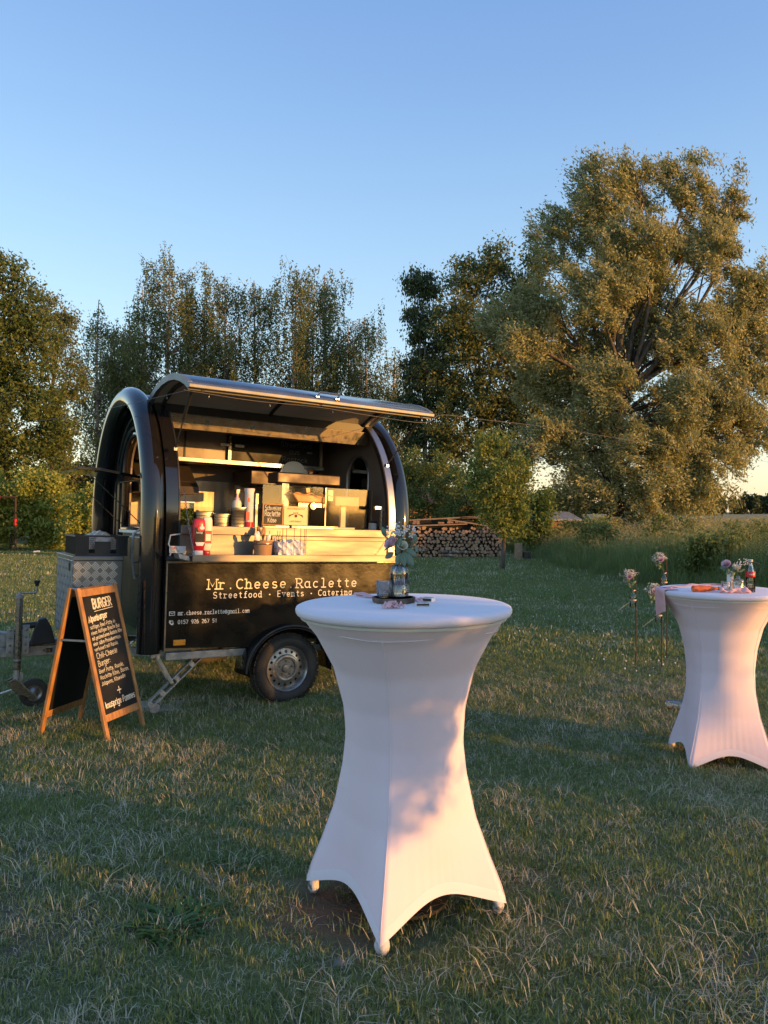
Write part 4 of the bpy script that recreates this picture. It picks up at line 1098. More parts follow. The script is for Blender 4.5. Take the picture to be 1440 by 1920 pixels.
# wheel
def make_wheel(parent, yc, side_dir):
    Mx = Matrix.Translation((xw, yc, zw)) @ Matrix.Rotation(R(90)*side_dir, 4, 'X')
    Ro, Ri, hw = .298, .186, .082
    wh = bpy.data.objects.new('wheel', None); COL.objects.link(wh); wh.parent = parent; wh.empty_display_size = .1
    pr_ = [(Ri,-hw*.8),(Ri+.02,-hw),(Ro-.06,-hw*1.12),(Ro-.02,-hw*.98),(Ro-.004,-hw*.72),(Ro,-hw*.3),(Ro,hw*.3),(Ro-.004,hw*.72),(Ro-.02,hw*.98),(Ro-.06,hw*1.12),(Ri+.02,hw),(Ri,hw*.8)]
    b = MB(); b.lathe(pr_, 56, M=Mx, cap=False); t = b.build('tyre', M['rubber'], wh, smooth=True)
    b = MB()      # tread blocks and sidewall ribs
    for i in range(64):
        a = 2*PI*i/64
        for z0, z1, tw in ((-.066,-.030,.05),(-.022,.022,-.04),(.030,.066,.05)):
            M2 = Mx @ Matrix.Rotation(a+tw*(1 if i % 2 else .6), 4, 'Z')
            b.box(Ro-.004, Ro+.005, -.010, .010, z0, z1, M2)
    for i in range(90):
        M2 = Mx @ Matrix.Rotation(2*PI*i/90, 4, 'Z')
        b.box(Ro-.045, Ro-.018, -.0022, .0022, hw*.92, hw*1.10, M2)
    tag(b.build('tread', M['rubber'], wh), kind='stuff')
    # rim dish with holes ring
    dish = [(.188,.080),(.192,.072),(.184,.066),(.176,.050),(.168,.030)]
    b = MB(); b.lathe(dish, 48, M=Mx, cap=False); 
    b.lathe([(.150,.034),(.158,.022),(.168,.020),(.172,.030)], 48, M=Mx, cap=False)
    rm = b.build('rim', M['rim'], wh, smooth=True)
    # ring carrying 16 round holes
    b = MB(); N_ = 16; rh = .0125; rc = .142; r0, r1 = .118, .168
    for i in range(N_):
        a0 = 2*PI*(i-.5)/N_; a1 = 2*PI*(i+.5)/N_; am = (a0+a1)/2
        c = Vector((rc*math.cos(am), rc*math.sin(am)))
        out = []
        for r_, a in ((r0,a0),(r0,am),(r0,a1),(rc,a1),(r1,a1),(r1,am),(r1,a0),(rc,a0)): out.append(Vector((r_*math.cos(a), r_*math.sin(a))))
        m_ = len(out); vs = []
        for p in out:
            d = (p-c).normalized(); h = c + d*rh
            zf = lambda q: .030 + .014*max(0, min(1, (.168-q.length)/.05))
            vs += [Mx @ Vector((p.x, p.y, zf(p))), Mx @ Vector((h.x, h.y, zf(h))), Mx @ Vector((h.x, h.y, zf(h)-.012))]
        b.add(vs, [q for k in range(m_) for q in ((3*k, 3*((k+1)%m_), 3*((k+1)%m_)+1, 3*k+1), (3*k+1, 3*((k+1)%m_)+1, 3*((k+1)%m_)+2, 3*k+2))])
    b.build('rim_ring', M['rim'], wh)
    MB().lathe([(.185,-.02),(.001,-.02)], 24, M=Mx).build('brake_drum', M['black_matte'], wh)
    b = MB(); b.lathe([(.119,.043),(.110,.056),(.096,.060),(.085,.056),(.078,.036),(.040,.034),(.036,.050),(.030,.058),(.0,.060)], 48, M=Mx); b.build('hub_cap', M['rim'], wh, smooth=True)
    for i in range(5):
        a = 2*PI*i/5 + .3
        M2 = Mx @ Matrix.Translation((.060*math.cos(a), .060*math.sin(a), 0))
        MB().lathe([(.0105,.033),(.0105,.048),(.007,.052),(.0,.052)], 6, M=M2).build('wheel_bolt', M['steel_dirty'], wh)
    return wh
make_wheel(trailer, .02, 1)
make_wheel(trailer, W-.02, -1)

# corner steadies
def steady(x, y, s_):
    st = bpy.data.objects.new('corner_steady', None); COL.objects.link(st); st.parent = trailer; st.empty_display_size = .1
    MB().box(x-.045, x+.03, y-.03, y+.03, .455, .505).build('bracket', M['galv'], st, bevel=.004)
    lo = Vector((x-.03, y, .090)); hi = Vector((x+.385, y+.02, .470))
    d = (hi-lo).normalized(); 
    for off in (-.024, .024):       # ladder like leg: two flanges joined by webs
        o = Vector((-d.z, 0, d.x))*off
        b = MB(); b.bar(lo+o, hi+o, .045, .010, up=(-d.z,0,d.x)); b.build('leg', M['galv'], st, bevel=.002)
    for t in (.0, .22, .50, .78, 1.0):
        c = lo.lerp(hi, t); b = MB(); b.bar(c-d*.02, c+d*.02, .040, .046, up=(-d.z,0,d.x))
        b.build('web', M['galv'], st, bevel=.003)
    mid = lo.lerp(hi, .40)
    b = MB(); b.bar((x, y-.035, .475), mid+Vector((0,-.035,0)), .008, .028); b.bar((x, y+.035, .475), mid+Vector((0,.035,0)), .008, .028)
    b.build('brace', M['galv'], st, bevel=.002)
    b = MB(); b.lathe([(.040,-.02),(.042,0),(.040,.02)], 20, M=Matrix.Translation(lo+Vector((.03,0,-.025))) @ Matrix.Rotation(R(90),4,'X')); b.build('foot_roller', M['galv'], st, smooth=True)
    MB().lathe([(.012,-.045),(.012,.045)], 10, M=Matrix.Translation(mid) @ Matrix.Rotation(R(90),4,'X')).build('pivot_bolt', M['steel_dirty'], st)
steady(-.03, .10, 1)
# second steady at the far front corner, mostly hidden
steady(-.03, W-.15, 1)

# opening surround
b = MB(); pf = [p for p in prof(.03, 44, 1.228) if p[1] >= 1.228 and p[0] <= .62 and not (p[0] < .05 and p[1] < 1.22)]
pf = [(0.03, 1.228), (.03, 1.4)] + [p for p in pf if p[1] > 1.45]
def jamb(x0, x1, name, mat, depth=.10, par=None, prof_=pf, y_in=0.0):
    b = MB(); n = len(prof_); vs = []
    c = Vector((W/2, 1.3))
    for (y, z) in prof_:
        d = (c - Vector((y, z))).normalized() if z > 1.5 else Vector((1, 0))
        a = (y, z); q = (y + d.x*depth, z + d.y*depth)
        vs += [(x0, *a), (x1, *a), (x1, *q), (x0, *q)]
    fs = []
    for i in range(n-1):
        for k in range(4): fs.append((4*i+k, 4*i+(k+1)%4, 4*(i+1)+(k+1)%4, 4*(i+1)+k))
    fs += [(0,3,2,1), (4*n-4,4*n-3,4*n-2,4*n-1)]
    b.add(vs, fs)
    return b.build(name, mat, par or trailer, smooth=True)
jl = jamb(-.004, .095, 'hatch_jamb', M['black_gloss'], .16)
jamb(.0955, .108, 'door_seal', M['black_plastic'], .04, jl, [(p[0]-.006, p[1]+.0) for p in pf])
jr = jamb(2.085, 2.150, 'hatch_jamb', M['alu'], .025)
jamb(2.073, 2.084, 'door_seal', M['black_plastic'], .05, jr, pf)
# header boards under the hinge
MB().bar((.10, .50, 2.40), (2.10, .50, 2.40), .02, .13, up=(0,-.25,1)).build('header_board', M['steel_dirty'], trailer, bevel=.003)
MB().box(.02, 2.13, .51, .62, 2.42, 2.60).build('header_beam', M['black_plastic'], trailer, bevel=.004)
MB().tube([(0, .56, 2.535), (LEN, .56, 2.535)], .016, 10).build('hinge', M['black_plastic'], trailer, smooth=True)

# lid
LP = [(.57,2.545),(.47,2.600),(.34,2.645),(.18,2.675),(.0,2.685),(-.16,2.672),(-.30,2.640),(-.42,2.598),(-.50,2.560)]
lx0, lx1 = -.03, 2.16
b = MB(); vs = []
for y, z in LP: vs += [(lx0, y, z), (lx1, y, z)]
b.add(vs, [(2*i, 2*i+2, 2*i+3, 2*i+1) for i in range(len(LP)-1)])
lid = b.build('hatch_lid', M['lid_skin'], trailer, smooth='all', solid=.006)
b = MB(); vs = []
for y, z in LP: vs += [(lx0+.03, y*.985, z-.034), (lx1-.03, y*.985, z-.034)]
b.add(vs, [(2*i, 2*i+1, 2*i+3, 2*i+2) for i in range(len(LP)-1)])
b.build('lining', M['lid_inside'], lid, smooth='all')
def lid_rib(x0, x1, dz0, dz1, mat, name):
    b = MB(); n = len(LP); vs = []
    for y, z in LP: vs += [(x0,y,z+dz0),(x1,y,z+dz0),(x1,y*.985,z+dz1),(x0,y*.985,z+dz1)]
    fs = [(4*i+k, 4*i+(k+1)%4, 4*(i+1)+(k+1)%4, 4*(i+1)+k) for i in range(n-1) for k in range(4)] + [(0,3,2,1),(4*n-4,4*n-3,4*n-2,4*n-1)]
    b.add(vs, fs); b.build(name, mat, lid, smooth=True)
lid_rib(lx0-.004, lx0+.03, .006, -.045, M['trim_grey'], 'edge_profile'); lid_rib(lx1-.03, lx1+.004, .006, -.045, M['trim_grey'], 'edge_profile')
lid_rib(lx0+.10, lx0+.125, -.030, -.060, M['black_plastic'], 'rib')
lid_rib(1.05, 1.075, -.030, -.052, M['black_plastic'], 'rib')
lid_rib(lx1-.12, lx1-.095, -.030, -.060, M['black_plastic'], 'rib')
b = MB(); b.prism([(-.505,2.562),(-.53,2.545),(-.528,2.520),(-.50,2.515),(-.48,2.530)], 0, lx0-.004, lx1+.004); b.build('edge_profile', M['trim_grey'], lid, bevel=.003)
b = MB(); b.box(lx0+.004, lx1-.004, -.49, -.465, 2.505, 2.525); b.build('edge_seal', M['black_plastic'], lid)
b = MB(); b.tube([(1.02,-.50,2.57),(1.02,-.55,2.60),(1.20,-.55,2.60),(1.20,-.50,2.57)], .009, 8); b.build('handle', M['steel'], lid, smooth=True)
for x_ in (1.02, 1.20): MB().box(x_-.018, x_+.018, -.515, -.475, 2.562, 2.578).build('handle_foot', M['steel'], lid, bevel=.003)
for x_ in (.30, .44): MB().tube([(x_, -.05, 2.645), (x_, -.05, 2.61), (x_+.02, -.06, 2.60)], .006, 6).build('hook', M['black_plastic'], lid)
# gas struts
for x_, xl in ((.06, -.005), (2.06, 2.10)):
    a = Vector((xl if x_ > 1 else .02, -.43, 2.53)); e = Vector((x_, .06, 2.12)); m_ = a.lerp(e, .5)
    st = MB().tube([a, m_], .013, 8).build('gas_strut', M['black_plastic'], trailer, smooth=True)
    MB().tube([m_, e], .006, 8).build('piston_rod', M['steel'], st, smooth=True)
    MB().box(e.x-.015, e.x+.015, e.y-.01, e.y+.03, e.z-.02, e.z+.01).build('bracket', M['steel'], st, bevel=.003)

# service counter
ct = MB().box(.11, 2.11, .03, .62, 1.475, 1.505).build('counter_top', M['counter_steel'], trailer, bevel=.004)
MB().box(.11, 2.145, .008, .0295, 1.44, 1.510).build('counter_edge', M['counter_steel'], ct, bevel=.004)
b = MB(); b.box(.03, 2.145, .035, .05, 1.229, 1.474); b.build('counter_front', M['counter_steel'], trailer)
MB().box(.90, 2.02, .018, .034, 1.405, 1.438).build('rail_strip', M['counter_steel'], ct, bevel=.003)
# fold-out shelf with lip, hinge bar and brackets
sh = MB().box(.12, 2.10, -.27, -.012, 1.262, 1.282).build('serving_shelf', M['steel'], trailer, bevel=.002)
MB().box(.118, 2.102, -.276, -.2705, 1.236, 1.288).build('shelf_lip', M['counter_steel'], sh, bevel=.002)
MB().prism([(-.27,1.258),(-.27,1.236),(-.03,1.262)], 0, 1.88, 1.895).build('bracket', M['galv'], sh)
MB().prism([(-.27,1.262),(-.27,1.232),(-.03,1.262)], 0, .20, .215).build('bracket', M['galv'], sh)
MB().box(-.005, .10, -.02, .03, 1.229, 1.262).build('shelf_hinge', M['black_plastic'], sh, bevel=.006)
MB().prism([(.012,1.30),(.105,1.275),(.115,1.235),(.03,1.255)], 1, -.24, -.12).build('latch', M['galv'], sh, bevel=.004)
def chain(a, e, name, parent):
    a = Vector(a); e = Vector(e); L = (e-a).length; n = int(L/.021)
    root = None
    b = MB()
    for i in range(n):
        t = (i+.5)/n; c = a.lerp(e, t); c.z -= .018*4*t*(1-t)
        d = (e-a).normalized(); side_ = d.orthogonal().normalized()
        if i % 2: side_ = d.cross(side_)
        pts = [c + d*(.0125*math.cos(q)) + side_*(.0065*math.sin(q)) for q in [2*PI*k/8 for k in range(8)]]
        b.tube(pts, .0021, 4, closed=True)
    o = b.build(name, M['steel'], parent); o['kind'] = 'stuff'
    return o
chain((.125, .02, 1.80), (.135, -.262, 1.288), 'chain', sh)
chain((2.12, .0, 1.50), (2.095, -.262, 1.288), 'chain', sh)
MB().tube([(.105,.01,1.44),(.02,-.02,1.43),(.005,-.03,1.36),(.03,-.03,1.31),(.02,-.02,1.27)], .006, 8).build('cable', M['cable_white'], trailer, smooth=True)
# small maker's plate and wall things near the left jamb
pl = MB().box(.02, .15, -.006, -.001, 1.290, 1.345).build('warning_sticker', M['white_plastic'], ct)
lettering('lettering', 'BURG', (.028, -.006, 1.318), ux, uy, .013, M['red_print'], ct, width=.055, wt=.22)
lettering('lettering', 'SERVER', (.028, -.006, 1.298), ux, uy, .008, M['ink'], ct, width=.075, wt=.2)
MB().box(.088, .1, -.005, -.0005, .0, .001).build('notch', M['black_plastic'], ct) if False else None

# wall cabinet with sliding doors, hood, light patch
cab = MB()
cab.box(.10, 1.98, 1.21, 1.52, 2.115, 2.150); cab.box(.10, 1.98, 1.21, 1.52, 2.405, 2.425); cab.box(.10, .13, 1.21, 1.52, 2.150, 2.405); cab.box(1.95, 1.98, 1.21, 1.52, 2.150, 2.405); cab.box(.13, 1.95, 1.50, 1.52, 2.150, 2.405)
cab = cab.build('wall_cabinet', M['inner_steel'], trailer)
MB().box(.10, 1.985, 1.185, 1.209, 2.110, 2.152).build('shelf_edge', M['steel'], cab, bevel=.003)
MB().box(.93, .96, 1.19, 1.209, 2.152, 2.420).build('upright', M['steel'], cab)
MB().box(.13, .925, 1.225, 1.235, 2.153, 2.404).build('cabinet_door', M['inner_wall'], cab)
MB().box(.13, .135, 1.215, 1.224, 2.153, 2.404).build('divider', M['black_plastic'], cab)
MB().box(.50, .513, 1.213, 1.224, 2.153, 2.404).build('divider', M['black_plastic'], cab)
d2 = MB().box(.965, 1.945, 1.225, 1.235, 2.153, 2.404).build('cabinet_door', M['board'], cab)
for x_, s_ in ((.85,.05),(1.0,.05)):
    MB().tube([(x_, 1.19, 2.30), (x_+.09, 1.19, 2.30)], .014, 8).build('catch', M['white_plastic'], cab, smooth=True)
for t_, z_, x_, w_ in (('Streetfood', 2.335, 1.50, .36), ('aus', 2.265, 1.60, .12), ('Rostock', 2.185, 1.52, .30)):
    lettering('lettering', t_, (x_, 1.2245, z_), ux, uy, .034, M['chalk_grey'], cab, width=w_, wt=.12, jit=.05, seed=len(t_))
b = MB(); b.tube([(1.80,1.22,2.29),(1.86,1.22,2.29)], .010, 8); b.build('finger_pull', M['galv'], cab)
# pale plates standing in for a patch of light on the cabinet edge
b = MB(); b.prism([(1.52+.0,2.110)] + [(1.635-.115*math.cos(PI*i/14), 2.112+.075*math.sin(PI*i/14)) for i in range(15)] + [(1.75,2.110)], 1, 1.172, 1.184)
b.prism([(1.48,2.070),(1.79,2.070),(1.77,2.110),(1.50,2.110)], 1, 1.160, 1.183)
b.build('light_patch_plate', M['white_plastic'], cab)
hood = MB().prism([(1.10,1.80),(1.80,1.80),(1.80,2.10),(1.45,2.10),(1.12,1.87)], 0, .06, .62).build('cooker_hood', M['brown_steel'], trailer, bevel=.004)
MB().bar((.12,1.275,1.975),(.56,1.275,1.975), .012, .20, up=(0,.35,.24)).build('filter', M['brown_steel'], hood)
for i in range(6): MB().box(.14+i*.03, .155+i*.03, 1.40, 1.41, 2.112, 2.118).build('vent_slot', M['black_matte'], hood)
# work surface along the back with the things that stand on it
MB().box(.03, 2.13, 1.15, 1.795, 1.44, 1.47).build('work_top', M['steel_dirty'], trailer, bevel=.004)
MB().box(.04, 2.12, 1.17, 1.79, .56, 1.439).build('base_cabinet', M['inner_wall'], trailer)

# splash guard of clear acrylic on the counter
sg = bpy.data.objects.new('splash_guard', None); COL.objects.link(sg); sg.parent = trailer; sg.empty_display_size = .1
MB().box(.90, 2.02, .246, .251, 1.515, 1.885).build('pane', M['pane'], sg)
MB().box(1.985, 1.990, .252, .52, 1.515, 1.885).build('pane', M['pane'], sg)
MB().box(.815, .845, .20, .23, 1.506, 1.80).build('post', M['steel_dirty'], sg, bevel=.003)
MB().box(1.505, 1.520, .225, .240, 1.506, 1.885).build('post', M['steel_dirty'], sg, bevel=.003)
MB().box(2.035, 2.065, .10, .13, 1.511, 1.735).build('post', M['steel'], sg, bevel=.004)
MB().box(1.965, 2.034, .10, .13, 1.700, 1.735).build('post', M['steel'], sg, bevel=.004)
MB().box(.90, 1.60, .225, .245, 1.506, 1.530).build('clamp_rail', M['steel'], sg, bevel=.003)
MB().box(1.165, 1.215, .20, .224, 1.506, 1.550).build('clamp', M['white_plastic'], sg, bevel=.004)

# drawbar, box, overrun device
db = bpy.data.objects.new('drawbar', None); COL.objects.link(db); db.parent = trailer; db.empty_display_size = .1
MB().bar((-.02, .98, .432), (-1.75, .98, .432), .09, .085).build('beam', M['galv'], db, bevel=.006)
MB().bar((.35, .40, .43), (-.62, .92, .43), .05, .07).build('beam', M['galv'], db, bevel=.004)
MB().bar((.35, 1.56, .43), (-.62, 1.04, .43), .05, .07).build('beam', M['galv'], db, bevel=.004)
b = MB(); b.prism([(-1.16,.475),(-1.16,.55),(-1.06,.60),(-.93,.58),(-.86,.52),(-.60,.52),(-.58,.475)], 1, .93, 1.05)
b.build('overrun_housing', M['galv'], db, bevel=.008)
b = MB(); b.tube([(-1.15,.99,.53),(-1.75,.99,.53)], .035, 12); b.build('coupling_tube', M['galv'], db, smooth=True)
b = MB(); b.prism([(-.84,.48),(-.82,.60),(-.78,.70),(-.72,.71),(-.68,.64),(-.64,.50)], 1, .87, .925); b.build('lever_cover', M['black_plastic'], db, bevel=.01)
b = MB(); b.tube([(-.70,.90,.66),(-.92,.90,.645)], .026, 10); b.build('brake_lever', M['black_plastic'], db, smooth=True)
for x_ in (-.72,-.70,-.68): MB().box(x_-.006, x_+.006, .926, .934, .42, .44).build('bolt', M['steel_dirty'], db)
MB().box(-.705, -.655, .930, .934, .415, .450).build('type_plate', M['black_plastic'], db)
b = MB(); b.tube([(-1.12,.90,.58),(-1.10,.88,.50),(-1.13,.88,.42),(-1.2,.88,.36)], .006, 6); b.build('breakaway_cable', M['black_plastic'], db)

jw = bpy.data.objects.new('jockey_wheel', None); COL.objects.link(jw); jw.parent = trailer; jw.empty_display_size = .1
jx, jy = -.93, .86
MB().tube([(jx,jy,.30),(jx,jy,.88)], .028, 16).build('outer_tube', M['steel'], jw, smooth=True)
MB().tube([(jx,jy,.17),(jx,jy,.31)], .023, 14).build('inner_tube', M['galv'], jw, smooth=True)
MB().lathe([(.030,0),(.031,.02),(.012,.03),(.012,.05),(.0,.052)], 14, c=(jx,jy,.88)).build('cap', M['galv'], jw, smooth=True)
MB().tube([(jx,jy,.918),(jx+.07,jy-.01,.918),(jx+.115,jy-.015,.92),(jx+.125,jy-.015,.93),(jx+.125,jy-.015,.985)], .0065, 8).build('crank', M['steel'], jw, smooth=True)
MB().lathe([(.014,0),(.016,.02),(.023,.03),(.023,.048),(.0,.05)], 10, c=(jx+.125,jy-.015,.975)).build('knob', M['black_plastic'], jw, smooth=True)
b = MB(); b.box(jx+.03, jx+.085, jy+.0, jy+.012, .42, .66); b.box(jx-.085, jx-.03, jy+.0, jy+.012, .43, .63)
clampp = b.build('clamp_plate', M['galv'], jw, bevel=.003)
for dz in (.45, .50, .56, .62): 
    for dx in (.058, -.058):
        MB().lathe([(.010,0),(.010,.006),(0,.007)], 8, M=Matrix.Translation((jx+dx, jy, dz)) @ Matrix.Rotation(R(90),4,'X')).build('bolt', M['steel_dirty'], clampp)
MB().lathe([(.034,0),(.034,.012)], 16, c=(jx,jy,.375)).build('collar', M['galv'], jw, smooth=True)
b = MB()       # swan-neck fork
fk = [(jx-.065,.215),(jx-.02,.235),(jx+.03,.20),(jx+.10,.12),(jx+.145,.085),(jx+.155,.065),(jx+.135,.055),(jx+.06,.085),(jx-.01,.12),(jx-.05,.165)]
b.prism(fk, 1, jy-.045, jy-.039); b.prism(fk, 1, jy+.039, jy+.045)
b.build('fork', M['steel'], jw, bevel=.002)
b = MB(); Mj = Matrix.Translation((jx+.13, jy, .105)) @ Matrix.Rotation(R(90), 4, 'X')
b.lathe([(.066,-.03),(.080,-.034),(.105,-.028),(.112,-.015),(.112,.015),(.105,.028),(.080,.034),(.066,.03)], 32, M=Mj, cap=False); b.build('tyre', M['rubber'], jw, smooth=True)
b = MB(); b.lathe([(.067,.030),(.062,.020),(.045,.012),(.036,.024),(.020,.030),(.012,.040),(0,.041)], 28, M=Mj, cap=False); b.build('rim', M['rim'], jw, smooth=True)
b = MB(); b.prism([(jx+.0,.19),(jx+.045,.22),(jx+.048,.27),(jx+.03,.28)], 1, jy-.01, jy+.01); b.build('spring_catch', M['galv'], jw)

# chequer plate box on the drawbar
bx0, bx1, by0, by1, bz0, bz1 = -.62, -.245, .36, 1.08, .60, 1.245
M['plate_bar'] = pm('polished_glint_tread', (.62,.66,.70), 0.28, 0.8)  # polished bars, lightened further to imitate their brighter reflections
M['plate'] = pm('chequer_plate', (.22,.245,.27), 0.30, 0.85, col2=(.17,.19,.21), nscale=4, bump=.03, rvar=.06)
bx = MB().box(bx0, bx1, by0, by1, bz0, bz1-.035).build('storage_box', M['plate'], trailer, bevel=.004)
MB().box(bx0-.006, bx1+.004, by0-.008, by1+.006, bz1-.034, bz1).build('box_lid', M['plate'], bx, bevel=.004)
b = MB()      # raised five-bar tread pattern
def five(c, du, dv, nn, k):
    for j in range(5):
        o = (j-2)*.0128
        u, v = (du, dv) if k else (dv, du)
        p = c + u*o
        L = .027 - abs(j-2)*.0015
        b.bar(p - v*L, p + v*L, .007, .0055, up=nn)
s45 = math.sqrt(.5)
step = .066
for face in (0, 1):
    n_u = int(((bx1-bx0-.01) if face == 0 else (by1-by0))/step)
    n_v = int((bz1-.05-bz0)/step)
    for i in range(n_u):
        for j in range(n_v):
            if face == 0:
                c = Vector((bx0+.037+i*step, by0-.0012, bz0+.037+j*step)); du = Vector((s45,0,s45)); dv = Vector((s45,0,-s45)); nn = (0,-1,0)
            else:
                c = Vector((bx0-.0012, by0+.037+i*step, bz0+.037+j*step)); du = Vector((0,s45,s45)); dv = Vector((0,s45,-s45)); nn = (-1,0,0)
            five(c, du, dv, nn, (i+j) % 2)
tag(b.build('tread_bars', M['plate_bar'], bx), kind='stuff')
MB().box(bx0-.012, bx0-.001, by0+.10, by0+.14, bz1-.12, bz1-.055).build('lock', M['black_plastic'], bx, bevel=.003)
# ---------------------------------------------------------------- loose things in and on the trailer (trailer coordinates)
def tthing(name, x, y, z, label, cat, group=None, rz=0):
    return empty(name, (x, y, z), rz, label, cat, group, mat=TM)
SHF = 1.2825; CTZ = 1.5055

def squeeze(x, y, z, w, t, h, bodymat, capmat, label, capdown=True, ink=None):
    r = tthing('sauce_bottle', x, y, z, label, 'bottle')
    n = 20; secs = [(.018,.0),(.030,.001),(.032,.035),(.034,.036)]
    MB().lathe([(w*.36,0),(w*.38,.004),(w*.36,.032),(w*.34,.034)], 20).build('cap', capmat, r, smooth=True)
    b = MB()
    prof_ = [(.62,.034),(.80,.05),(.96,.08),(1.0,.12),(1.0,h*.55),(.97,h*.80),(.90,h*.93),(.72,h*.985),(.3,h),(0.02,h)]
    vs = []; N_ = 24
    for k, z_ in prof_:
        for j in range(N_):
            a = 2*PI*j/N_; c, s = math.cos(a), math.sin(a)
            q = .7
            vs.append((w/2*k*math.copysign(abs(c)**q, c), t/2*k*math.copysign(abs(s)**q, s), z_))
    fs = [(i*N_+j, i*N_+(j+1)%N_, (i+1)*N_+(j+1)%N_, (i+1)*N_+j) for i in range(len(prof_)-1) for j in range(N_)]
    fs.append(tuple((len(prof_)-1)*N_+j for j in range(N_)))
    b.add(vs, fs); body = b.build('body', bodymat, r, smooth=True)
    return r, body
k_, body = squeeze(.205, -.14, SHF, .105, .07, .285, M['red'], M['white_plastic'], 'red ketchup squeeze bottle standing on its white cap on the serving shelf')
b = MB(); b.box(-.038, .038, -.0372, -.0345, .075, .215); lb = b.build('label_panel', M['board'], body)
b = MB(); b.prism([(-.038,.100),(.038,.100),(.025,.072),(-.025,.072)], 1, -.0385, -.0374); b.build('label_panel', M['white_plastic'], body)
b = MB(); b.lathe([(.030,0),(.030,.001)], 20, M=Matrix.Translation((.008,-.0374,.205)) @ Matrix.Rotation(R(90),4,'X') @ Matrix.Scale(.75,4,(0,1,0))); b.build('tomato_print', M['red_print'], body)
b = MB(); b.lathe([(.014,0),(.020,.0004)], 16, M=Matrix.Translation((.014,-.0388,.212)) @ Matrix.Rotation(R(90),4,'X') @ Matrix.Scale(.7,4,(0,1,0))); b.build('tomato_print', M['white_plastic'], body)
lettering('lettering', 'ketchup', (-.030, -.0374, .168), ux, uy, .010, M['white_print'], body, width=.05, wt=.2)
k_, body = squeeze(.285, -.10, SHF, .085, .06, .300, M['cream'], M['red'], 'cream coloured mayonnaise squeeze bottle on a red cap, just behind the ketchup')
b = MB(); b.box(-.026, .030, -.0312, -.0295, .09, .19); b.build('label_panel', M['red_print'], body)
b = MB(); b.box(-.018, .022, -.0322, -.0313, .11, .165); b.build('label_panel', M['cream'], body)

def gn(x, y, d, w, h, label, cat='container', mat='steel', z=CTZ, lipw=.012):
    r = tthing('steel_container', x, y, z, label, cat, 'steel food containers on the counter')
    b = MB()
    def rr(wx, wy, q=.45, z_=0, n=28):
        return [(wx*math.copysign(abs(math.cos(a))**q, math.cos(a)), wy*math.copysign(abs(math.sin(a))**q, math.sin(a)), z_) for a in [2*PI*i/n for i in range(n)]]
    rings = [rr(w*.40,d*.40,z_=.0), rr(w*.44,d*.44,z_=.006), rr(w*.46,d*.46,z_=h*.72), rr(w*.485,d*.485,z_=h*.76), rr(w*.49,d*.49,z_=h-.006), rr(w*.5+lipw,d*.5+lipw,z_=h), rr(w*.5+lipw,d*.5+lipw,z_=h-.003), rr(w*.475,d*.475,z_=h-.004), rr(w*.45,d*.45,z_=h*.7), rr(w*.42,d*.42,z_=.012)]
    vs = [p for ring in rings for p in ring]; n = 28
    fs = [(i*n+j, i*n+(j+1)%n, (i+1)*n+(j+1)%n, (i+1)*n+j) for i in range(len(rings)-1) for j in range(n)] + [tuple(range(n-1,-1,-1)), tuple((len(rings)-1)*n+j for j in range(n))]
    b.add(vs, fs); b.build('pan', M[mat], r, smooth=True)
    return r
gn(.330, .17, .17, .165, .115, 'wide steel food container behind the sauce bottles')
gn(.485, .17, .15, .150, .105, 'low steel food container, middle one of the three on the counter')
g3 = gn(.635, .17, .15, .150, .165, 'tall steel food container, rightmost of the three, holding a squeeze bottle')
sb = tthing('squeeze_bottle', .635, .17, CTZ+.06, 'small clear squeeze bottle standing in the tall steel container', 'bottle')
MB().lathe([(.036,0),(.038,.01),(.038,.15),(.030,.165)], 20).build('body', M['cream'], sb, smooth=True)
MB().lathe([(.020,.165),(.021,.185),(.010,.195),(.004,.225),(0,.226)], 14).build('nozzle', M['rose_pink'], sb, smooth=True)
# salad bin
sd = tthing('salad_bin', .165, .17, CTZ, 'clear plastic bin of green salad leaves at the left end of the counter', 'container')
b = MB(); b.box(-.060, .075, -.075, -.072, 0, .19); b.box(-.060, .075, .072, .075, 0, .19); b.box(-.060, -.057, -.072, .072, 0, .19); b.box(.072, .075, -.072, .072, 0, .19); b.box(-.057,.072,-.072,.072,0,.004)
b.build('bin', M['pane'], sd)
b = MB(); b.box(-.066, .081, -.082, -.0755, .186, .196); b.box(-.066,.081,.0755,.082,.186,.196); b.box(.0755,.081,-.0755,.0755,.186,.196); b.build('rim', M['white_plastic'], sd)
P = rng.uniform((-.053,-.068,.006), (.068,.068,.135), (900,3)); Vv, Ff = leaf_quads(P, .035, .35)
tag(np_mesh('salad', Vv, Ff, [M['green_leaf']], None, sd), kind='stuff')
# stack of cups
cu = tthing('cup_stack', .728, .13, CTZ, 'tall stack of white and red paper cups beside the tall steel container', 'cup stack')
MB().lathe([(.042,0),(.042,.045)], 20).build('base', M['red'], cu, smooth=True)
for i in range(22):
    MB().lathe([(.034,.045+.0112*i),(.038,.050+.0112*i),(.0395,.0555+.0112*i)] if i < 21 else [(.036,.045+.0112*i),(.046,.330)], 16).build('cup', M['white_plastic'], cu, smooth=True)
MB().box(-.040, -.010, -.0405, -.0395, .10, .13).build('print_patch', M['red_print'], cu); MB().box(-.034, -.012, -.0405, -.0395, .215, .250).build('print_patch', M['red_print'], cu)
MB().box(-.040, -.010, -.0412, -.0397, .06, .10).build('print_patch', M['red_print'], cu)
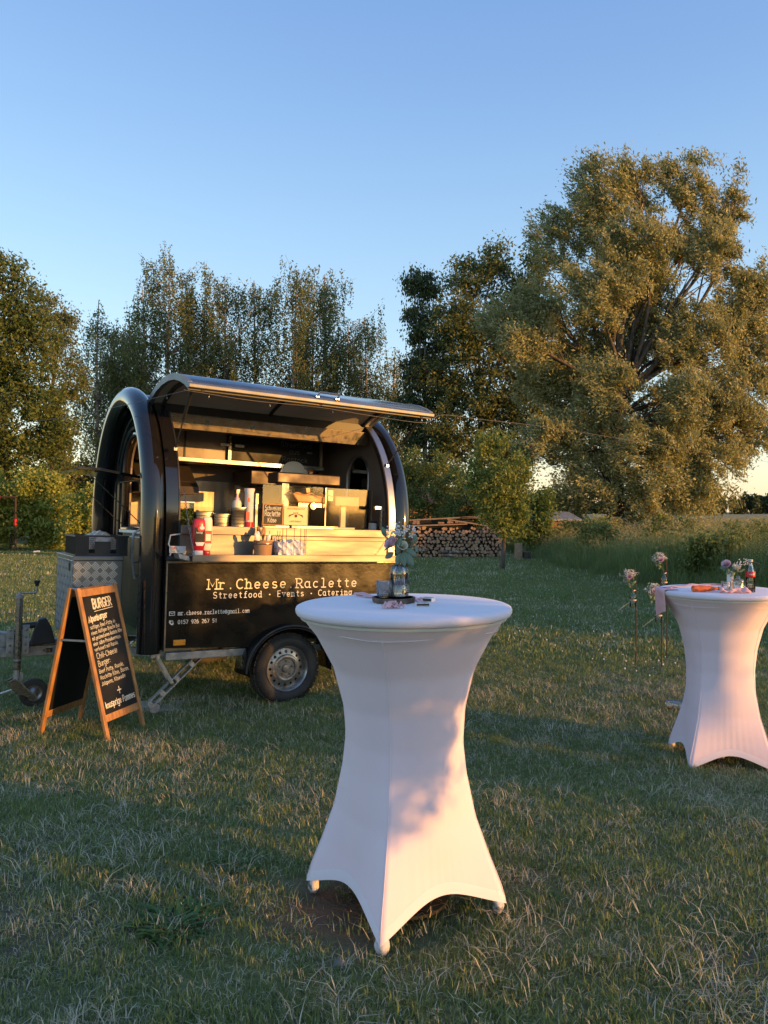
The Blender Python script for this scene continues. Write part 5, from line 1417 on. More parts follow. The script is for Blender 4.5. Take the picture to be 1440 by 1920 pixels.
# bucket with wooden cutlery
bu = tthing('cutlery_bucket', .755, -.13, SHF, 'brown tub of wooden spoons and forks on the serving shelf', 'bucket')
MB().lathe([(.066,0),(.070,.004),(.076,.105),(.080,.118),(.078,.120),(.072,.116),(.066,.01)], 28).build('tub', M['kraft'], bu, smooth=True)
MB().lathe([(.0785,.088),(.0805,.094),(.0790,.100)], 28, cap=False).build('band', M['steel'], bu, smooth=True)
for i, (ax, ay, L, wh) in enumerate([(-.35,-.1,.17,1),(.20,-.15,.16,1),(.02,.1,.20,0),(.10,.2,.22,0),(-.15,.15,.18,1),(-.05,.3,.23,0)]):
    b = MB(); d = Vector((ax, ay, 1)).normalized(); s_ = Vector((d.z, 0, -d.x)).normalized(); nn = d.cross(s_)
    st_ = Vector((ax*.06, ay*.06, .02)); pts = []
    for t, w_ in ((0,.005),(.55,.006),(.68,.014),(.82,.018),(.94,.013),(1,.004)):
        pts.append((st_+d*L*t, w_))
    vs = []
    for p, w_ in pts:
        for q in (.001, -.001): vs += [p - s_*w_ + nn*q, p + s_*w_ + nn*q]
    k = len(pts); fs = []
    for j in range(k-1):
        o = 4*j; fs += [(o,o+1,o+5,o+4),(o+3,o+2,o+6,o+7),(o+1,o+3,o+7,o+5),(o+2,o,o+4,o+6)]
    b.add(vs, fs); b.build('wooden_spoon', M['white_plastic'] if wh else M['oak'], bu, smooth='all')
# napkins in wire holder
nk = tthing('napkin_holder', 1.00, -.13, SHF, 'wire holder full of crumpled white paper napkins on the serving shelf', 'napkin holder')
b = MB()
for sh_ in range(7):
    yy = -.05 + sh_*.016
    b.grid(lambda u, v, yy=yy, q=rnd(0,9), q2=rnd(.085,.125): (-.125+.24*u+.01*math.sin(v*9+q), yy + .012*math.sin(u*11+q)*math.cos(v*6+q) + .012*math.sin(u*23+v*9+q), q2*v*(1+.13*math.sin(u*8+q)+.08*math.sin(u*19+q))), 24, 10)
b.build('napkins', M['paper'], nk)
for x_ in (-.105,-.065,.0,.065,.095,.115):
    yy = -.072 if x_ in (-.105,.0,.095) else -.060
    MB().tube([(x_, yy, .0), (x_, yy, .225)], .0026, 6).build('wire', M['steel'], nk)
MB().box(-.115, .12, -.075, .075, .0, .003).build('base', M['steel'], nk)

# little chalkboard and certificate in front of the guard
def sign(name, x0, x1, z0, z1, y, label, cat, fm, bm_, fw=.010):
    r = tthing(name, x0, y, z0, label, cat); w, h = x1-x0, z1-z0
    b = MB(); b.box(0,w,-.006,.004,0,fw); b.box(0,w,-.006,.004,h-fw,h); b.box(0,fw,-.006,.004,fw,h-fw); b.box(w-fw,w,-.006,.004,fw,h-fw)
    b.build('frame', fm, r); MB().box(fw,w-fw,-.002,.003,fw,h-fw).build('board', bm_, r)
    return r, w, h
r, w, h = sign('small_chalkboard', .865, 1.060, CTZ+.02, 1.715, .16, 'small chalkboard in a wooden frame offering Swiss raclette cheese, on the counter', 'sign', M['oak'], M['board'])
for t_, z_, ww, x_, hh in (('Schweizer', .135, .155, .022, .026), ('Raclette', .083, .150, .020, .030), ('Käse', .030, .085, .050, .026)):
    lettering('lettering', t_, (x_, -.002, z_), ux, uy, hh, M['chalk'], r, width=ww, wt=.17, jit=.06, seed=len(t_))
r, w, h = sign('certificate', 1.066, 1.300, CTZ+.03, 1.700, .16, 'gold coloured certificate card with a winged crest, right of the small chalkboard', 'certificate', M['card_gold'], M['card_gold'], .003)
lettering('lettering', 'MEISTERQUALITÄT', (.030, -.002, .136), ux, uy, .010, M['ink'], r, width=.175, wt=.2)
lettering('lettering', 'KAESE', (.092, -.002, .098), ux, uy, .010, M['ink'], r, width=.05, wt=.2)
lettering('lettering', 'a.SEPP BARJAN', (.055, -.002, .026), ux, uy, .008, M['ink'], r, width=.115, wt=.25)
b = MB()
def crest(b, cx, cz, s):
    for k in range(4):
        pts = [(cx+s*(.016+.010*k), cz+.012-.004*k), (cx+s*(.034+.010*k), cz+.012-.002*k), (cx+s*(.050+.006*k), cz+.002-.006*k)]
        for i in range(2):
            p = Vector(pts[i]); q = Vector(pts[i+1]); d = (q-p).normalized(); t = Vector((-d.y, d.x))*.0022
            yy = -.0034 - k*.0002 - i*.00005
            b.add([(p.x-t.x,yy,p.y-t.y),(q.x-t.x,yy,q.y-t.y),(q.x+t.x,yy,q.y+t.y),(p.x+t.x,yy,p.y+t.y)], [(0,1,2,3)])
crest(b, .117, .083, 1); crest(b, .117, .083, -1)
b.lathe([(.014,0),(.014,.0005)], 12, M=Matrix.Translation((.117,-.0045,.080)) @ Matrix.Rotation(R(90),4,'X')); b.build('crest_print', M['ink'], r)
# raclette grill with a half wheel of cheese
rg = tthing('raclette_grill', 1.36, .36, CTZ, 'raclette grill with a half wheel of melting cheese behind the clear guard', 'grill')
MB().box(-.20,.32,-.08,.18,.0,.03).build('base', M['steel_dirty'], rg, bevel=.004)
MB().box(-.235,-.165,-.02,.02,.03,.42).build('stand_post', M['galv'], rg, bevel=.003)
b = MB(); b.prism([(-.11,.235),(.17,.235),(.23,.30),(-.17,.315)], 1, -.10, .10)
cz = b.build('cheese_half', M['cheese'], rg, bevel=.012)
b = MB(); b.grid(lambda u, v: (-.17+.42*u, -.115+.24*v, .305+.012*math.sin(u*17+v*5)+.010*math.sin(u*7-v*11)+.012*(1-abs(2*v-1))), 26, 10); b.build('melted_skin', M['cheese'], cz, smooth='all', solid=.004)
MB().box(-.11,.17,-.105,.105,.195,.234).build('cheese_tray', M['steel'], rg, bevel=.003)
MB().lathe([(.032,0),(.034,.02),(.03,.024),(0,.025)], 16, M=Matrix.Translation((.03,-.105,.205)) @ Matrix.Rotation(R(90),4,'X')).build('tray_knob', M['steel'], rg, smooth=True)
MB().box(-.30,.34,-.06,.16,.405,.50).build('heater_hood', M['brown_steel'], rg, bevel=.01)
MB().box(.19,.24,-.11,-.10,.26,.36).build('price_card', M['cream'], rg)
# second grill and flue further back
g2 = tthing('flat_grill', 1.55, 1.45, 1.47, 'dark flat top grill on the rear work surface below the wall cabinet', 'grill')
MB().box(-.35,.30,-.25,.22,0,.22).build('body', M['brown_steel'], g2, bevel=.01)
MB().box(-.38,.33,-.27,.24,.46,.60).build('hood', M['brown_steel'], g2, bevel=.01)
MB().box(-.38,-.33,.10,.16,.22,.46).build('post', M['galv'], g2); MB().box(.28,.33,.10,.16,.22,.46).build('post', M['galv'], g2)
MB().tube([(-.1,-.1,.60),(-.05,-.1,.66),(.1,-.1,.67),(.2,-.1,.62)], .012, 8).build('handle', M['black_plastic'], g2, smooth=True)
sc_ = tthing('white_scale', 1.75, .38, CTZ, 'pale machine with a pillar standing behind the right end of the clear guard', 'machine')
MB().box(-.10,.16,-.08,.10,.22,.31).build('head', M['inner_wall'], sc_, bevel=.006); MB().box(.0,.05,-.02,.02,.02,.22).build('pillar', M['cream'], sc_); MB().box(-.08,.12,-.08,.08,0,.02).build('base', M['white_plastic'], sc_, bevel=.003)
bx_ = tthing('small_box', 2.03, .30, CTZ, 'small pale box at the far right end of the counter', 'box')
MB().box(-.03,.05,-.05,.05,0,.07).build('body', M['white_plastic'], bx_, bevel=.004); MB().box(-.035,.055,-.055,.055,.0705,.085).build('lid', M['black_plastic'], bx_, bevel=.004)
# kettle on the rear work surface
kt = tthing('kettle', 1.15, 1.30, 1.47, 'dark kettle on the rear work surface behind the small chalkboard', 'kettle')
MB().lathe([(.09,0),(.10,.02),(.095,.12),(.07,.20),(.03,.225),(.012,.23),(.015,.25),(0,.255)], 24).build('body', M['black_plastic'], kt, smooth=True)
MB().tube([(-.085,0,.05),(-.16,0,.07),(-.17,0,.15),(-.10,0,.20),(-.06,0,.21)], .011, 8).build('handle', M['black_plastic'], kt, smooth=True)
MB().tube([(.08,0,.10),(.12,0,.14),(.15,0,.21)], [.02,.014,.010], 8).build('spout', M['black_plastic'], kt, smooth=True)
# red fabric and cables seen through the front window
rd = tthing('red_sack', .10, .80, 1.74, 'red cloth bag hanging inside the front window', 'bag')
b = MB(); b.grid(lambda u, v: ((.018+.03*v)*math.cos(2*PI*u)*(1+.2*math.sin(u*25)), (.015+.075*v)*math.sin(2*PI*u)*(1+.15*math.sin(u*31)), .26-.30*v), 24, 8, closed_u=True); b.build('cloth', M['red'], rd, smooth='all')
MB().tube([(0,0,.26),(0,0,.34)], .004, 6).build('cord', M['black_plastic'], rd)
MB().tube([(0,.03,-.04),(.02,.08,-.12),(.05,.0,-.22),(.05,-.25,-.30)], .006, 6).build('cord', M['black_plastic'], rd); MB().tube([(0,-.03,-.04),(.02,-.08,-.14),(.05,-.2,-.20),(.05,-.35,-.24)], .006, 6).build('cord', M['black_plastic'], rd)

# bread crate with bag on the drawbar box
cr = tthing('plastic_crate', -.60, .40, 1.2455, 'black plastic bread crate standing on the chequer plate box', 'crate')
cw, cd, ch_ = .40, .42, .165
b = MB()
b.box(0,cw,0,cd,0,.01)
b.box(-.008,cw+.008,-.008,0,ch_-.015,ch_); b.box(-.008,cw+.008,cd,cd+.008,ch_-.015,ch_); b.box(-.008,0,0,cd,ch_-.015,ch_); b.box(cw,cw+.008,0,cd,ch_-.015,ch_)
for yy in (0, cd-.006):
    b.box(0,.10,yy,yy+.006,.01,ch_-.0151); b.box(.145,.265,yy,yy+.006,.01,ch_-.05); b.box(.31,cw,yy,yy+.006,.01,ch_-.0151)
    b.box(.10,.31,yy+.0005,yy+.0055,.01,.022)
    for x0 in (.10, .265):
        for i in range(4):
            for j in range(8):
                c = Vector((x0+.006+i*.0115 + (.0057 if j%2 else 0), yy+.003, .03+j*.0165))
                b.tube([c+Vector((.0065*math.cos(a), 0, .0095*math.sin(a))) for a in [PI/6+PI/3*k for k in range(6)]], .0012, 4, closed=True)
for xx in (0, cw-.006):
    b.box(xx,xx+.006,.0065,cd-.0065,.01,ch_-.0151)
for i in range(6): b.box(.006+i*.016,.010+i*.016,-.006,-.0001,.012,ch_-.016)
for i in range(6): b.box(.325+i*.013,.329+i*.013,-.006,-.0001,.012,ch_-.016)
for i in range(14): b.box(-.006,-.0001,.01+i*.03,.014+i*.03,.012,ch_-.016)
b.build('crate_shell', M['black_plastic'], cr)
bg = tthing('bun_bag', -.60, .40, 1.2455, 'translucent bag of buns bulging out of the black crate', 'bag')
b = MB(); b.grid(lambda u, v: (.02+.36*u, .03+.36*v, .05+.145*math.sin(PI*min(1,max(0,u)))**.5*math.sin(PI*v)**.4*(1+.12*math.sin(u*9+v*4))*(1.0-.12*u)+.010*math.sin(u*31)*math.sin(v*23)), 30, 24)
b.build('bag_skin', M['bag'], bg, smooth='all')
# slab under the steady
sl = tthing('support_slab', .09, .36, .0, 'pale square slab lying under the foot of the trailer support leg', 'slab', rz=R(-20))
MB().box(-.19,.19,-.17,.17,-.02,.018).build('slab', M['concrete'], sl, bevel=.004)

# ---------------------------------------------------------------- chalkboard stand
fx = (Vector((-1.917,5.337))+Vector((-1.802,5.775)))/2; bk = (Vector((-2.488,5.502))+Vector((-2.321,5.923)))/2
mid = (fx+bk)/2; dX = (fx-bk); ang = math.atan2(dX.y, dX.x); sp = dX.length/2
gz = -.145
ab = empty('chalkboard_stand', (mid.x, mid.y, gz), ang, 'wooden A-frame chalkboard with the handwritten burger menu, standing in front of the drawbar box', 'menu board')
Ht, hw = 1.075, .2265
def leaf(sgn, tx):
    top = Vector((tx, 0, Ht)); bot = Vector((sgn*sp, 0, 0)); d = (top-bot); L = d.length; d.normalize()
    nrm = Vector((d.z, 0, -d.x))*sgn
    nrm = nrm if nrm.x*sgn > 0 else -nrm
    for s_ in (-1, 1):
        o = Vector((0, s_*(hw-.017), 0)); b = MB(); b.bar(bot+o, top+o, .034, .022, up=nrm); b.build('leg', M['oak'], ab, bevel=.002)
    t0 = bot + d*(L*.155); t1 = bot + d*(L*.965)
    for c, wd in ((t0, .05), (t1, .055)):
        b = MB(); b.bar(c+Vector((0,-(hw-.0345),0)), c+Vector((0,hw-.0345,0)), wd, .020, up=nrm)
        b.build('rail', M['oak'], ab, bevel=.002)
    c = (t0+t1)/2; hh = (t1-t0).length/2-.025
    b = MB(); b.bar(c+Vector((0,-(hw-.035),0)), c+Vector((0,hw-.035,0)), hh*2, .008, up=nrm)
    fc = b.build('board', M['board'], ab)
    return d, nrm, c, hh, fc, bot
d, nrm, c, hh, face, bot = leaf(1, .028)
leaf(-1, -.028)
for s_ in (-1, 1):
    MB().tube([(-.03, s_*.19, Ht-.01), (.03, s_*.19, Ht-.01)], .010, 8).build('hinge', M['galv'], ab)
za_ = Ht*.66; xa = .028 + (sp-.028)*(1-.66)
MB().bar((-xa, -hw+.005, za_), (xa, -hw+.005, za_), .003, .014).build('stay', M['galv'], ab)
MB().bar((-xa, hw-.005, za_), (xa, hw-.005, za_), .003, .014).build('stay', M['galv'], ab)
tl = c + d*hh + Vector((0, -(hw-.035), 0)) + nrm*.004      # top left of the writing face
Wd = 2*(hw-.035); Hd = 2*hh
def chalk(t, x, y, w, h, wt=.14, jit=.05, slope=.0, seed=1, cap=True):
    x += .014; w = min(w*.97, Wd-.004-x); y = y*(Hd-.040)/.868
    org = tl + Vector((0, x, 0)) - d*y
    lettering('lettering', t, org, Vector((0,1,0)) + d*slope, d, h, M['chalk'], face, width=w, wt=wt, jit=jit, seed=seed)
chalk('BURGER', .085, .105, .23, .044, .24, .03, .02, 2); 
chalk('BURGER', .089, .107, .23, .044, .16, .05, .02, 3)
b = MB(); p0 = tl+Vector((0,.105,0))-d*.120+nrm*.0015; p1 = tl+Vector((0,.325,0))-d*.110+nrm*.0015
b.add([p0, p1, p1+d*.004, p0+d*.004], [(0,1,2,3)]); b.build('underline', M['chalk'], face)
chalk('Alpenburger', .010, .205, .225, .030, .24, .05, .07, 4)
for i, (t_, w_) in enumerate([('saftiges Beef-Patty in', .300), ('einem fluffigen Brioche Bun', .345), ('mit geschmolzenem Raclette Käse', .362), ('einer süßen Preiselbeermayo,', .335), ('verfeinert mit Rucola.', .290)]):
    chalk(t_, .012, .258+i*.043, w_, .018, .15, .06, .05, 10+i)
chalk('Chili-Cheese', .020, .490, .250, .027, .14, .05, .05, 20)
chalk('Burger:', .020, .548, .150, .027, .14, .05, .05, 21)
for i, (t_, w_) in enumerate([('Beef Patty, Rucola,', .300), ('Raclette Käse, Bacon,', .352), ('Jalapeno, Käsesoße', .290)]):
    chalk(t_, .015, .600+i*.047, w_, .019, .15, .06, .03, 30+i)
chalk('+', .165, .800, .06, .055, .13, .0, .0, 40)
chalk('knusprige Pommes', .010, .868, .362, .030, .22, .05, .02, 41)

# ---------------------------------------------------------------- standing tables
def high_table(name, cx, cy, gz, rot, label, Hh=1.10):
    r = empty(name, (cx, cy, gz), rot, label, 'table', 'standing tables with white stretch covers')
    Rt = .398
    zs_ = [0, .05, .09, .19, .33, .49, .60, .73, .87, .99, 1.045, 1.075]
    rc = [.386, .376, .364, .322, .270, .236, .224, .232, .266, .328, .370, .394]
    kk = [1.0, .98, .95, .84, .62, .36, .22, .12, .06, .03, .01, .0]
    def rad(phi, z):
        Rc = np.interp(z, zs_, rc); k = np.interp(z, zs_, kk)
        f = ((phi + PI/4) % (PI/2)) - PI/4           # angle from the nearest side middle ... corners at +-45
        sq = math.cos(PI/4)/math.cos(f)
        sq = sq*(1 - .10*math.cos(2*f)*k)
        # rounded towards the circle by 1-k
        sag = 1*(1-k) + sq*k
        return Rc*sag
    def hem(phi):
        f = abs(((phi + PI/4) % (PI/2)) - PI/4)/(PI/4)
        return .020 + .085*(1 - f**2.1)
    zt = 1.075
    def pt(u, v, off=0.0):
        phi = 2*PI*u; zh = hem(phi); z = zh + (zt-zh)*v
        q = rad(phi, z) + off
        # slight fabric tension waves
        q += .0011*math.sin(8*phi+5*z) * (1-abs(2*v-1)) + .0010*math.exp(-v*5)*math.sin(46*phi+3*math.sin(phi*3))
        return (q*math.cos(phi+PI/4+PI/4), q*math.sin(phi+PI/2), z)
    NU = 128
    b = MB(); b.grid(lambda u, v: pt(u, v), NU, 60, closed_u=True)
    b.build('cover', M['cloth'], r, smooth='all')
    b = MB()
    def hp(u, v):
        phi = 2*PI*u; zh = hem(phi); z = zh - .001 + .040*v; q = rad(phi, z) + (.0022 if v < 1 else .0004)
        return (q*math.cos(phi+PI/2), q*math.sin(phi+PI/2), z)
    b.grid(hp, NU, 4, closed_u=True); b.build('hem', M['cloth_cap'], r, smooth='all')
    # corner seams and the seam under the rim
    for k in range(4):
        phi = PI/4 + k*PI/2
        pts = []
        for i in range(30):
            z = .05 + (1.02-.05)*i/29; q = rad(phi, z) + .0002
            pts.append((q*math.cos(phi+PI/2), q*math.sin(phi+PI/2), z))
        MB().tube(pts, .0016, 5).build('seam', M['cloth_cap'], r, smooth='all')
    pts = [((rad(2*PI*i/96, 1.022)+.0006)*math.cos(2*PI*i/96+PI/2), (rad(2*PI*i/96, 1.022)+.0006)*math.sin(2*PI*i/96+PI/2), 1.022 + .006*math.cos(8*PI*i/96)) for i in range(96)]
    MB().tube(pts, .0015, 5, closed=True).build('seam', M['cloth_cap'], r, smooth='all')
    # top cap with rolled rim
    b = MB(); b.lathe([(.388,1.066),(.399,1.070),(.4035,1.078),(.4045,1.088),(.401,1.096),(.392,1.1005),(.375,1.102),(.25,1.101),(.0,1.1005)], 128)
    b.build('table_cap', M['cloth_cap'], r, smooth='all')
    MB().lathe([(.0,1.055),(.385,1.055),(.39,1.065)], 64).build('table_top', M['white_plastic'], r)
    MB().tube([(0,0,.02),(0,0,1.06)], .03, 12).build('pole', M['galv'], r, smooth=True)
    MB().lathe([(.17,.0),(.17,.012),(.03,.022)], 24).build('base_plate', M['black_matte'], r, smooth=True)
    for k in range(4):
        phi = PI/4 + k*PI/2 + PI/2
        dx, dy = math.cos(phi), math.sin(phi); q = rad(PI/4, .03)
        b = MB()
        Mf = Matrix.Translation((dx*(q-.026), dy*(q-.026), 0)) @ Matrix.Rotation(phi, 4, 'Z')
        vs = []; NN = 14
        for zz, s_, cxo in ((-.018,.7,-.002),(-.004,.95,-.001),(.010,1.0,0),(.024,.95,-.001),(.040,.7,-.006),(.055,.3,-.012)):
            for j in range(NN):
                a = 2*PI*j/NN
                vs.append(Mf @ Vector((.021*s_*math.cos(a)*(1+.10*math.sin(3*a+zz*90))+cxo, .024*s_*math.sin(a)*(1+.10*math.sin(4*a+zz*60)), zz)))
        b.add(vs, [(i*NN+j, i*NN+(j+1)%NN, (i+1)*NN+(j+1)%NN, (i+1)*NN+j) for i in range(5) for j in range(NN)] + [tuple(range(NN-1,-1,-1))])
        b.build('foot_pocket', M['cloth_dirty'], r, smooth='all')
    return r
# a corner of the square lies at local 45 degrees + 90 k (after the quarter turn above)
T1 = (.073, 2.895); high_table('high_table', *T1, .022, R(-103-135), 'near tall standing table in a white stretch cover, in the middle of the picture')
T2 = (2.25, 5.15); t2_ = high_table('high_table', *T2, -.198, R(-7), 'far standing table in a white stretch cover, cut by the right edge'); t2_.scale = (1, 1, 1.0435)

# ---- table dressing
def bottle(name, loc, prof_, label, cat='vase', mat='glass', water=0, parts=(), n=28, body='glass_body', lip=True):
    r = empty(name, loc, 0, label, cat)
    t = .0025
    outer = prof_; inner = [(max(.001, q-t), z+(t if i == 0 else 0)) for i, (q, z) in enumerate(prof_)]
    b = MB(); b.lathe(outer + inner[::-1], n); b.build(body, M[mat], r, smooth=True)
    if water:
        wp = [(0.0005, .004)] + [(max(.001, q-t*1.5), max(z, .004)) for q, z in prof_ if z < water]
        q = np.interp(water, [z for _, z in prof_], [q for q, _ in prof_]); wp += [(q-t*1.5, water), (.0005, water)]
        MB().lathe(wp, n).build('water', M['water'], r, smooth=True)
    return r
def leafpiece(b, base, d, L, w, up, fold=.15, droop=.2):
    d = Vector(d).normalized(); up = Vector(up); s_ = d.cross(up).normalized(); nn = s_.cross(d).normalized()
    base = Vector(base); prof_ = [(0,.08),(.15,.55),(.35,.95),(.55,1.0),(.75,.75),(.92,.35),(1,.02)]
    vs = []
    for t, k in prof_:
        c = base + d*L*t - nn*droop*L*t*t
        vs += [c - s_*w*.5*k + nn*fold*w*k, c, c + s_*w*.5*k + nn*fold*w*k]
    fs = []
    for i in range(len(prof_)-1):
        o = 3*i; fs += [(o,o+1,o+4,o+3),(o+1,o+2,o+5,o+4)]
    b.add(vs, fs)
def rose(parent, c, r_, mat, name='rose', tilt=(0,0,1)):
    b = MB(); c = Vector(c); q = Vector((0,0,1)).rotation_difference(Vector(tilt).normalized())
    for ring, (n, rad_, h, open_) in enumerate([(3,.22,.95,.12),(4,.42,.98,.25),(5,.66,.92,.45),(6,.92,.78,.75)]):
        for k in range(n):
            a = 2*PI*k/n + ring*.7
            def f(u, v, a=a, rad_=rad_, h=h, open_=open_, n=n):
                aa = a + (u-.5)*2*PI/n*1.35; rr_ = r_*(rad_*(.35+.65*v) + open_*.25*v*v) ; z = r_*(h*v*1.15 - .30*(2*u-1)**2*v)
                return c + q @ Vector((rr_*math.cos(aa), rr_*math.sin(aa), z - r_*.4))
            b.grid(f, 5, 4)
    return b.build(name, mat, parent, smooth='all')
def bunch(parent, c, stems, seed=0):
    'baby breath sprigs'
    rr = random.Random(seed); b = MB(); g = MB()
    c = Vector(c)
    for i in range(stems):
        a = rr.uniform(0, 2*PI); e = Vector((math.cos(a)*rr.uniform(.2,1), math.sin(a)*rr.uniform(.2,1), rr.uniform(.3,1)))*.055
        g.tube([c - Vector((0,0,.06)), c + e*.4, c + e], .0008, 3)
        for k in range(5):
            p = c + e + Vector((rr.uniform(-1,1), rr.uniform(-1,1), rr.uniform(-1,1)))*.012
            b.lathe([(.0005,-.003),(.0032,0),(.0030,.002),(.0005,.003)], 5, c=p)
    g.build('sprig', M['stem'], parent); b.build('blossom', M['gyps'], parent, smooth='all')

TZ = 1.1015 + .022
def on1(px, py):    # a spot on the near table top
    dd = (1.47-TZ)*F/(py-960); return Vector(((px-720)/F*dd, dd, TZ))
ws_c = on1(738, 1129)
wsl = empty('wood_slice', ws_c, 0, 'round bark edged slice of a trunk under the vase on the near table', 'wood slice')
b = MB(); b.lathe([(.0,0),(.078,0),(.081,.004),(.082,.016),(.079,.020)], 40); 
for i, v in enumerate(b.v):
    a = math.atan2(v[1], v[0]); k = 1+.03*math.sin(5*a)+.015*math.sin(17*a); b.v[i] = (v[0]*k, v[1]*k*.97, v[2])
b.build('bark', M['bark_wood'], wsl, smooth=True)
b = MB(); b.lathe([(.0,.0205),(.077,.0205)], 40)
for i, v in enumerate(b.v):
    a = math.atan2(v[1], v[0]); k = 1+.03*math.sin(5*a)+.015*math.sin(17*a); b.v[i] = (v[0]*k, v[1]*k*.97, v[2])
b.build('sawn_face', M['wood_slice'], wsl)
vz = TZ+.021
vloc = Vector((ws_c.x+.022, ws_c.y-.005, vz))
vprof = [(.030,0),(.034,.004),(.0345,.045),(.033,.048),(.0345,.051),(.0345,.095),(.032,.108),(.024,.120),(.015,.128),(.012,.135),(.0125,.142),(.016,.146),(.016,.152),(.0125,.155)]
vs_ = bottle('flower_vase', vloc, vprof, 'round shouldered clear glass bottle vase with rose and eucalyptus on the near table', water=.06)
b = MB()
for i in range(16):        # pressed ribs on the shoulder and dots round the foot
    a = 2*PI*i/16
    b.tube([(.0352*math.cos(a), .0352*math.sin(a), .054), (.0352*math.cos(a), .0352*math.sin(a), .094), (.0325*math.cos(a), .0325*math.sin(a), .109), (.024*math.cos(a), .024*math.sin(a), .121)], .0011, 5)
b.lathe([(.0348,.003),(.0362,.006),(.0348,.009)], 28, cap=False); b.lathe([(.0348,.044),(.0362,.047),(.0348,.050)], 28, cap=False)
b.build('pressed_ribs', M['glass_pressed'], vs_, smooth='all')
b = MB()
for i in range(26):
    for j in range(4):
        a = 2*PI*(i+.5*(j%2))/26; b.lathe([(.0004,-.0028),(.0026,0),(.0004,.0028)], 5, c=(.0352*math.cos(a), .0352*math.sin(a), .013+.0088*j))
b.build('pressed_dots', M['glass_pressed'], vs_, smooth='all')
b = MB()
for (x, y, z, x2, z2) in ((-.004,0,.150,-.060,.245),(.002,0,.150,.045,.19),(.0,.0,.15,-.022,.20),(.004,.0,.15,.022,.195)):
    b.tube([(.012*(1 if x2<0 else -1), .0, .012), (x, y, z), (x2, y, z2)], .0014, 6)
b.build('stem', M['stem'], vs_, smooth='all')
for i, (bs, dr, L, w, up_) in enumerate([
    ((-.052,0,.228),(-.35,.0,1),.045,.020,(0,-1,0)), ((-.004,-.01,.205),(-.85,-.2,-.25),.060,.026,(0,-.3,1)), ((-.01,-.012,.165),(.25,-.3,1),.065,.024,(0,-1,.1)),
    ((.012,-.012,.172),(.65,-.2,-.75),.066,.032,(0,-1,.2)), ((.006,-.012,.168),(-.35,-.3,-.8),.048,.026,(0,-1,.2)), ((.010,-.012,.168),(.18,-.4,-.9),.052,.026,(0,-1,.2)),
    ((.02,-.005,.185),(.9,-.1,-.5),.055,.026,(0,-1,.3)), ((.062,0,.205),(-.05,-.2,1),.040,.018,(.3,-1,0)), ((.062,0,.200),(.2,-.2,-1),.030,.014,(.3,-1,0)), ((-.02,.01,.17),(-.8,.2,-.5),.045,.024,(0,-1,.3))]):
    b = MB(); leafpiece(b, bs, dr, L, w, up_); b.build('eucalyptus_leaf', M['euca'], vs_, smooth='all', solid=.0008)
MB().tube([(.004,0,.150),(.035,0,.185),(.065,0,.198)], .0012, 5).build('stem', M['stem'], vs_)
rose(vs_, (-.030,-.008,.205), .026, M['rose_pink'], tilt=(-.6,-.5,.6)); rose(vs_, (.012,-.012,.195), .019, M['rose_white'], tilt=(.1,-.7,.5))
bunch(vs_, (.010,.004,.215), 22, 3); bunch(vs_, (-.050,.0,.222), 5, 4)
tloc = Vector((ws_c.x-.037, ws_c.y-.018, vz))
tprof = [(.022,0),(.0245,.003),(.028,.062),(.0285,.064)]
tm = bottle('tumbler', tloc, tprof, 'small pressed glass candle tumbler left of the vase on the near table', 'glass', 'glass_pressed')
b = MB()
for j in range(9):
    for i in range(18):
        a = 2*PI*(i+.5*(j%2))/18; z = .006+.0064*j; q = .0246+(.028-.0246)*z/.062
        b.lathe([(.0003,-.0034),(.0034,0),(.0003,.0034)], 4, c=(q*math.cos(a), q*math.sin(a), z))
b.build('diamond_relief', M['glass_pressed'], tm)
MB().lathe([(.0,.004),(.019,.004),(.019,.016),(.0,.016)], 16).build('tea_light', M['white_plastic'], tm)
# match boxes
def matchbox(loc, rz, label, w=.053, d_=.034, h=.013):
    r = empty('match_box', loc, rz, label, 'match box', 'match boxes on the near table')
    MB().box(-w/2,w/2,-d_/2,d_/2,0,h).build('sleeve', M['white_plastic'], r, bevel=.0008)
    MB().box(-w/2+.003,w/2-.003,-d_/2-.0006,-d_/2-.0001,.0025,h-.0025).build('striking_strip', M['bark_wood'], r)
    MB().box(-w/2+.005,w/2-.005,-d_/2+.005,d_/2-.005,h+.0001,h+.0005).build('top_print', M['galv'], r)
matchbox(on1(792,1136), R(3), 'match box lying flat in front, its brown striking strip towards the camera'); matchbox(on1(803,1127.5), R(-28), 'second match box lying behind and to the right of the first', h=.015, w=.045)
# pink gauze runner across the near table
def runner(name, label, spine, width, n=40, m=9, amp=.006, seed=1):
    rr = random.Random(seed); ph = [rr.uniform(0,6) for _ in range(6)]
    sp_ = [Vector(p) for p in spine]
    def f(u, v):
        t = u*(len(sp_)-1); i = min(int(t), len(sp_)-2); k = t-i
        p = sp_[i].lerp(sp_[i+1], k); dd_ = (sp_[i+1]-sp_[i]); dd_.z = 0
        dd_ = dd_.normalized() if dd_.length > 1e-5 else Vector((1,0,0))
        s_ = Vector((-dd_.y, dd_.x, 0)); w = width*(1+.35*math.sin(u*9+ph[0]))
        z = amp*(1+math.sin(v*9+ph[1]+u*6))*(.6+.4*math.sin(u*17+ph[2])) + amp*.4*(1+math.sin(u*31+v*7))
        return p + s_*(v-.5)*w + Vector((0,0,abs(z)+.001))
    b = MB(); b.grid(f, n, m)
    o = b.build(name, M['pink'], None, smooth='all', solid=.0008)
    tag(o, label, 'table runner'); return o
a0 = on1(667,1117); a1 = on1(700,1121.5); a2 = on1(716,1123)
runner('table_runner', 'pink gauze strip crossing the near table behind the wood slice', [a0, a1, on1(735,1121), on1(765,1121), on1(781,1127), on1(786,1131)], .028, 60, 9, .006, 2)
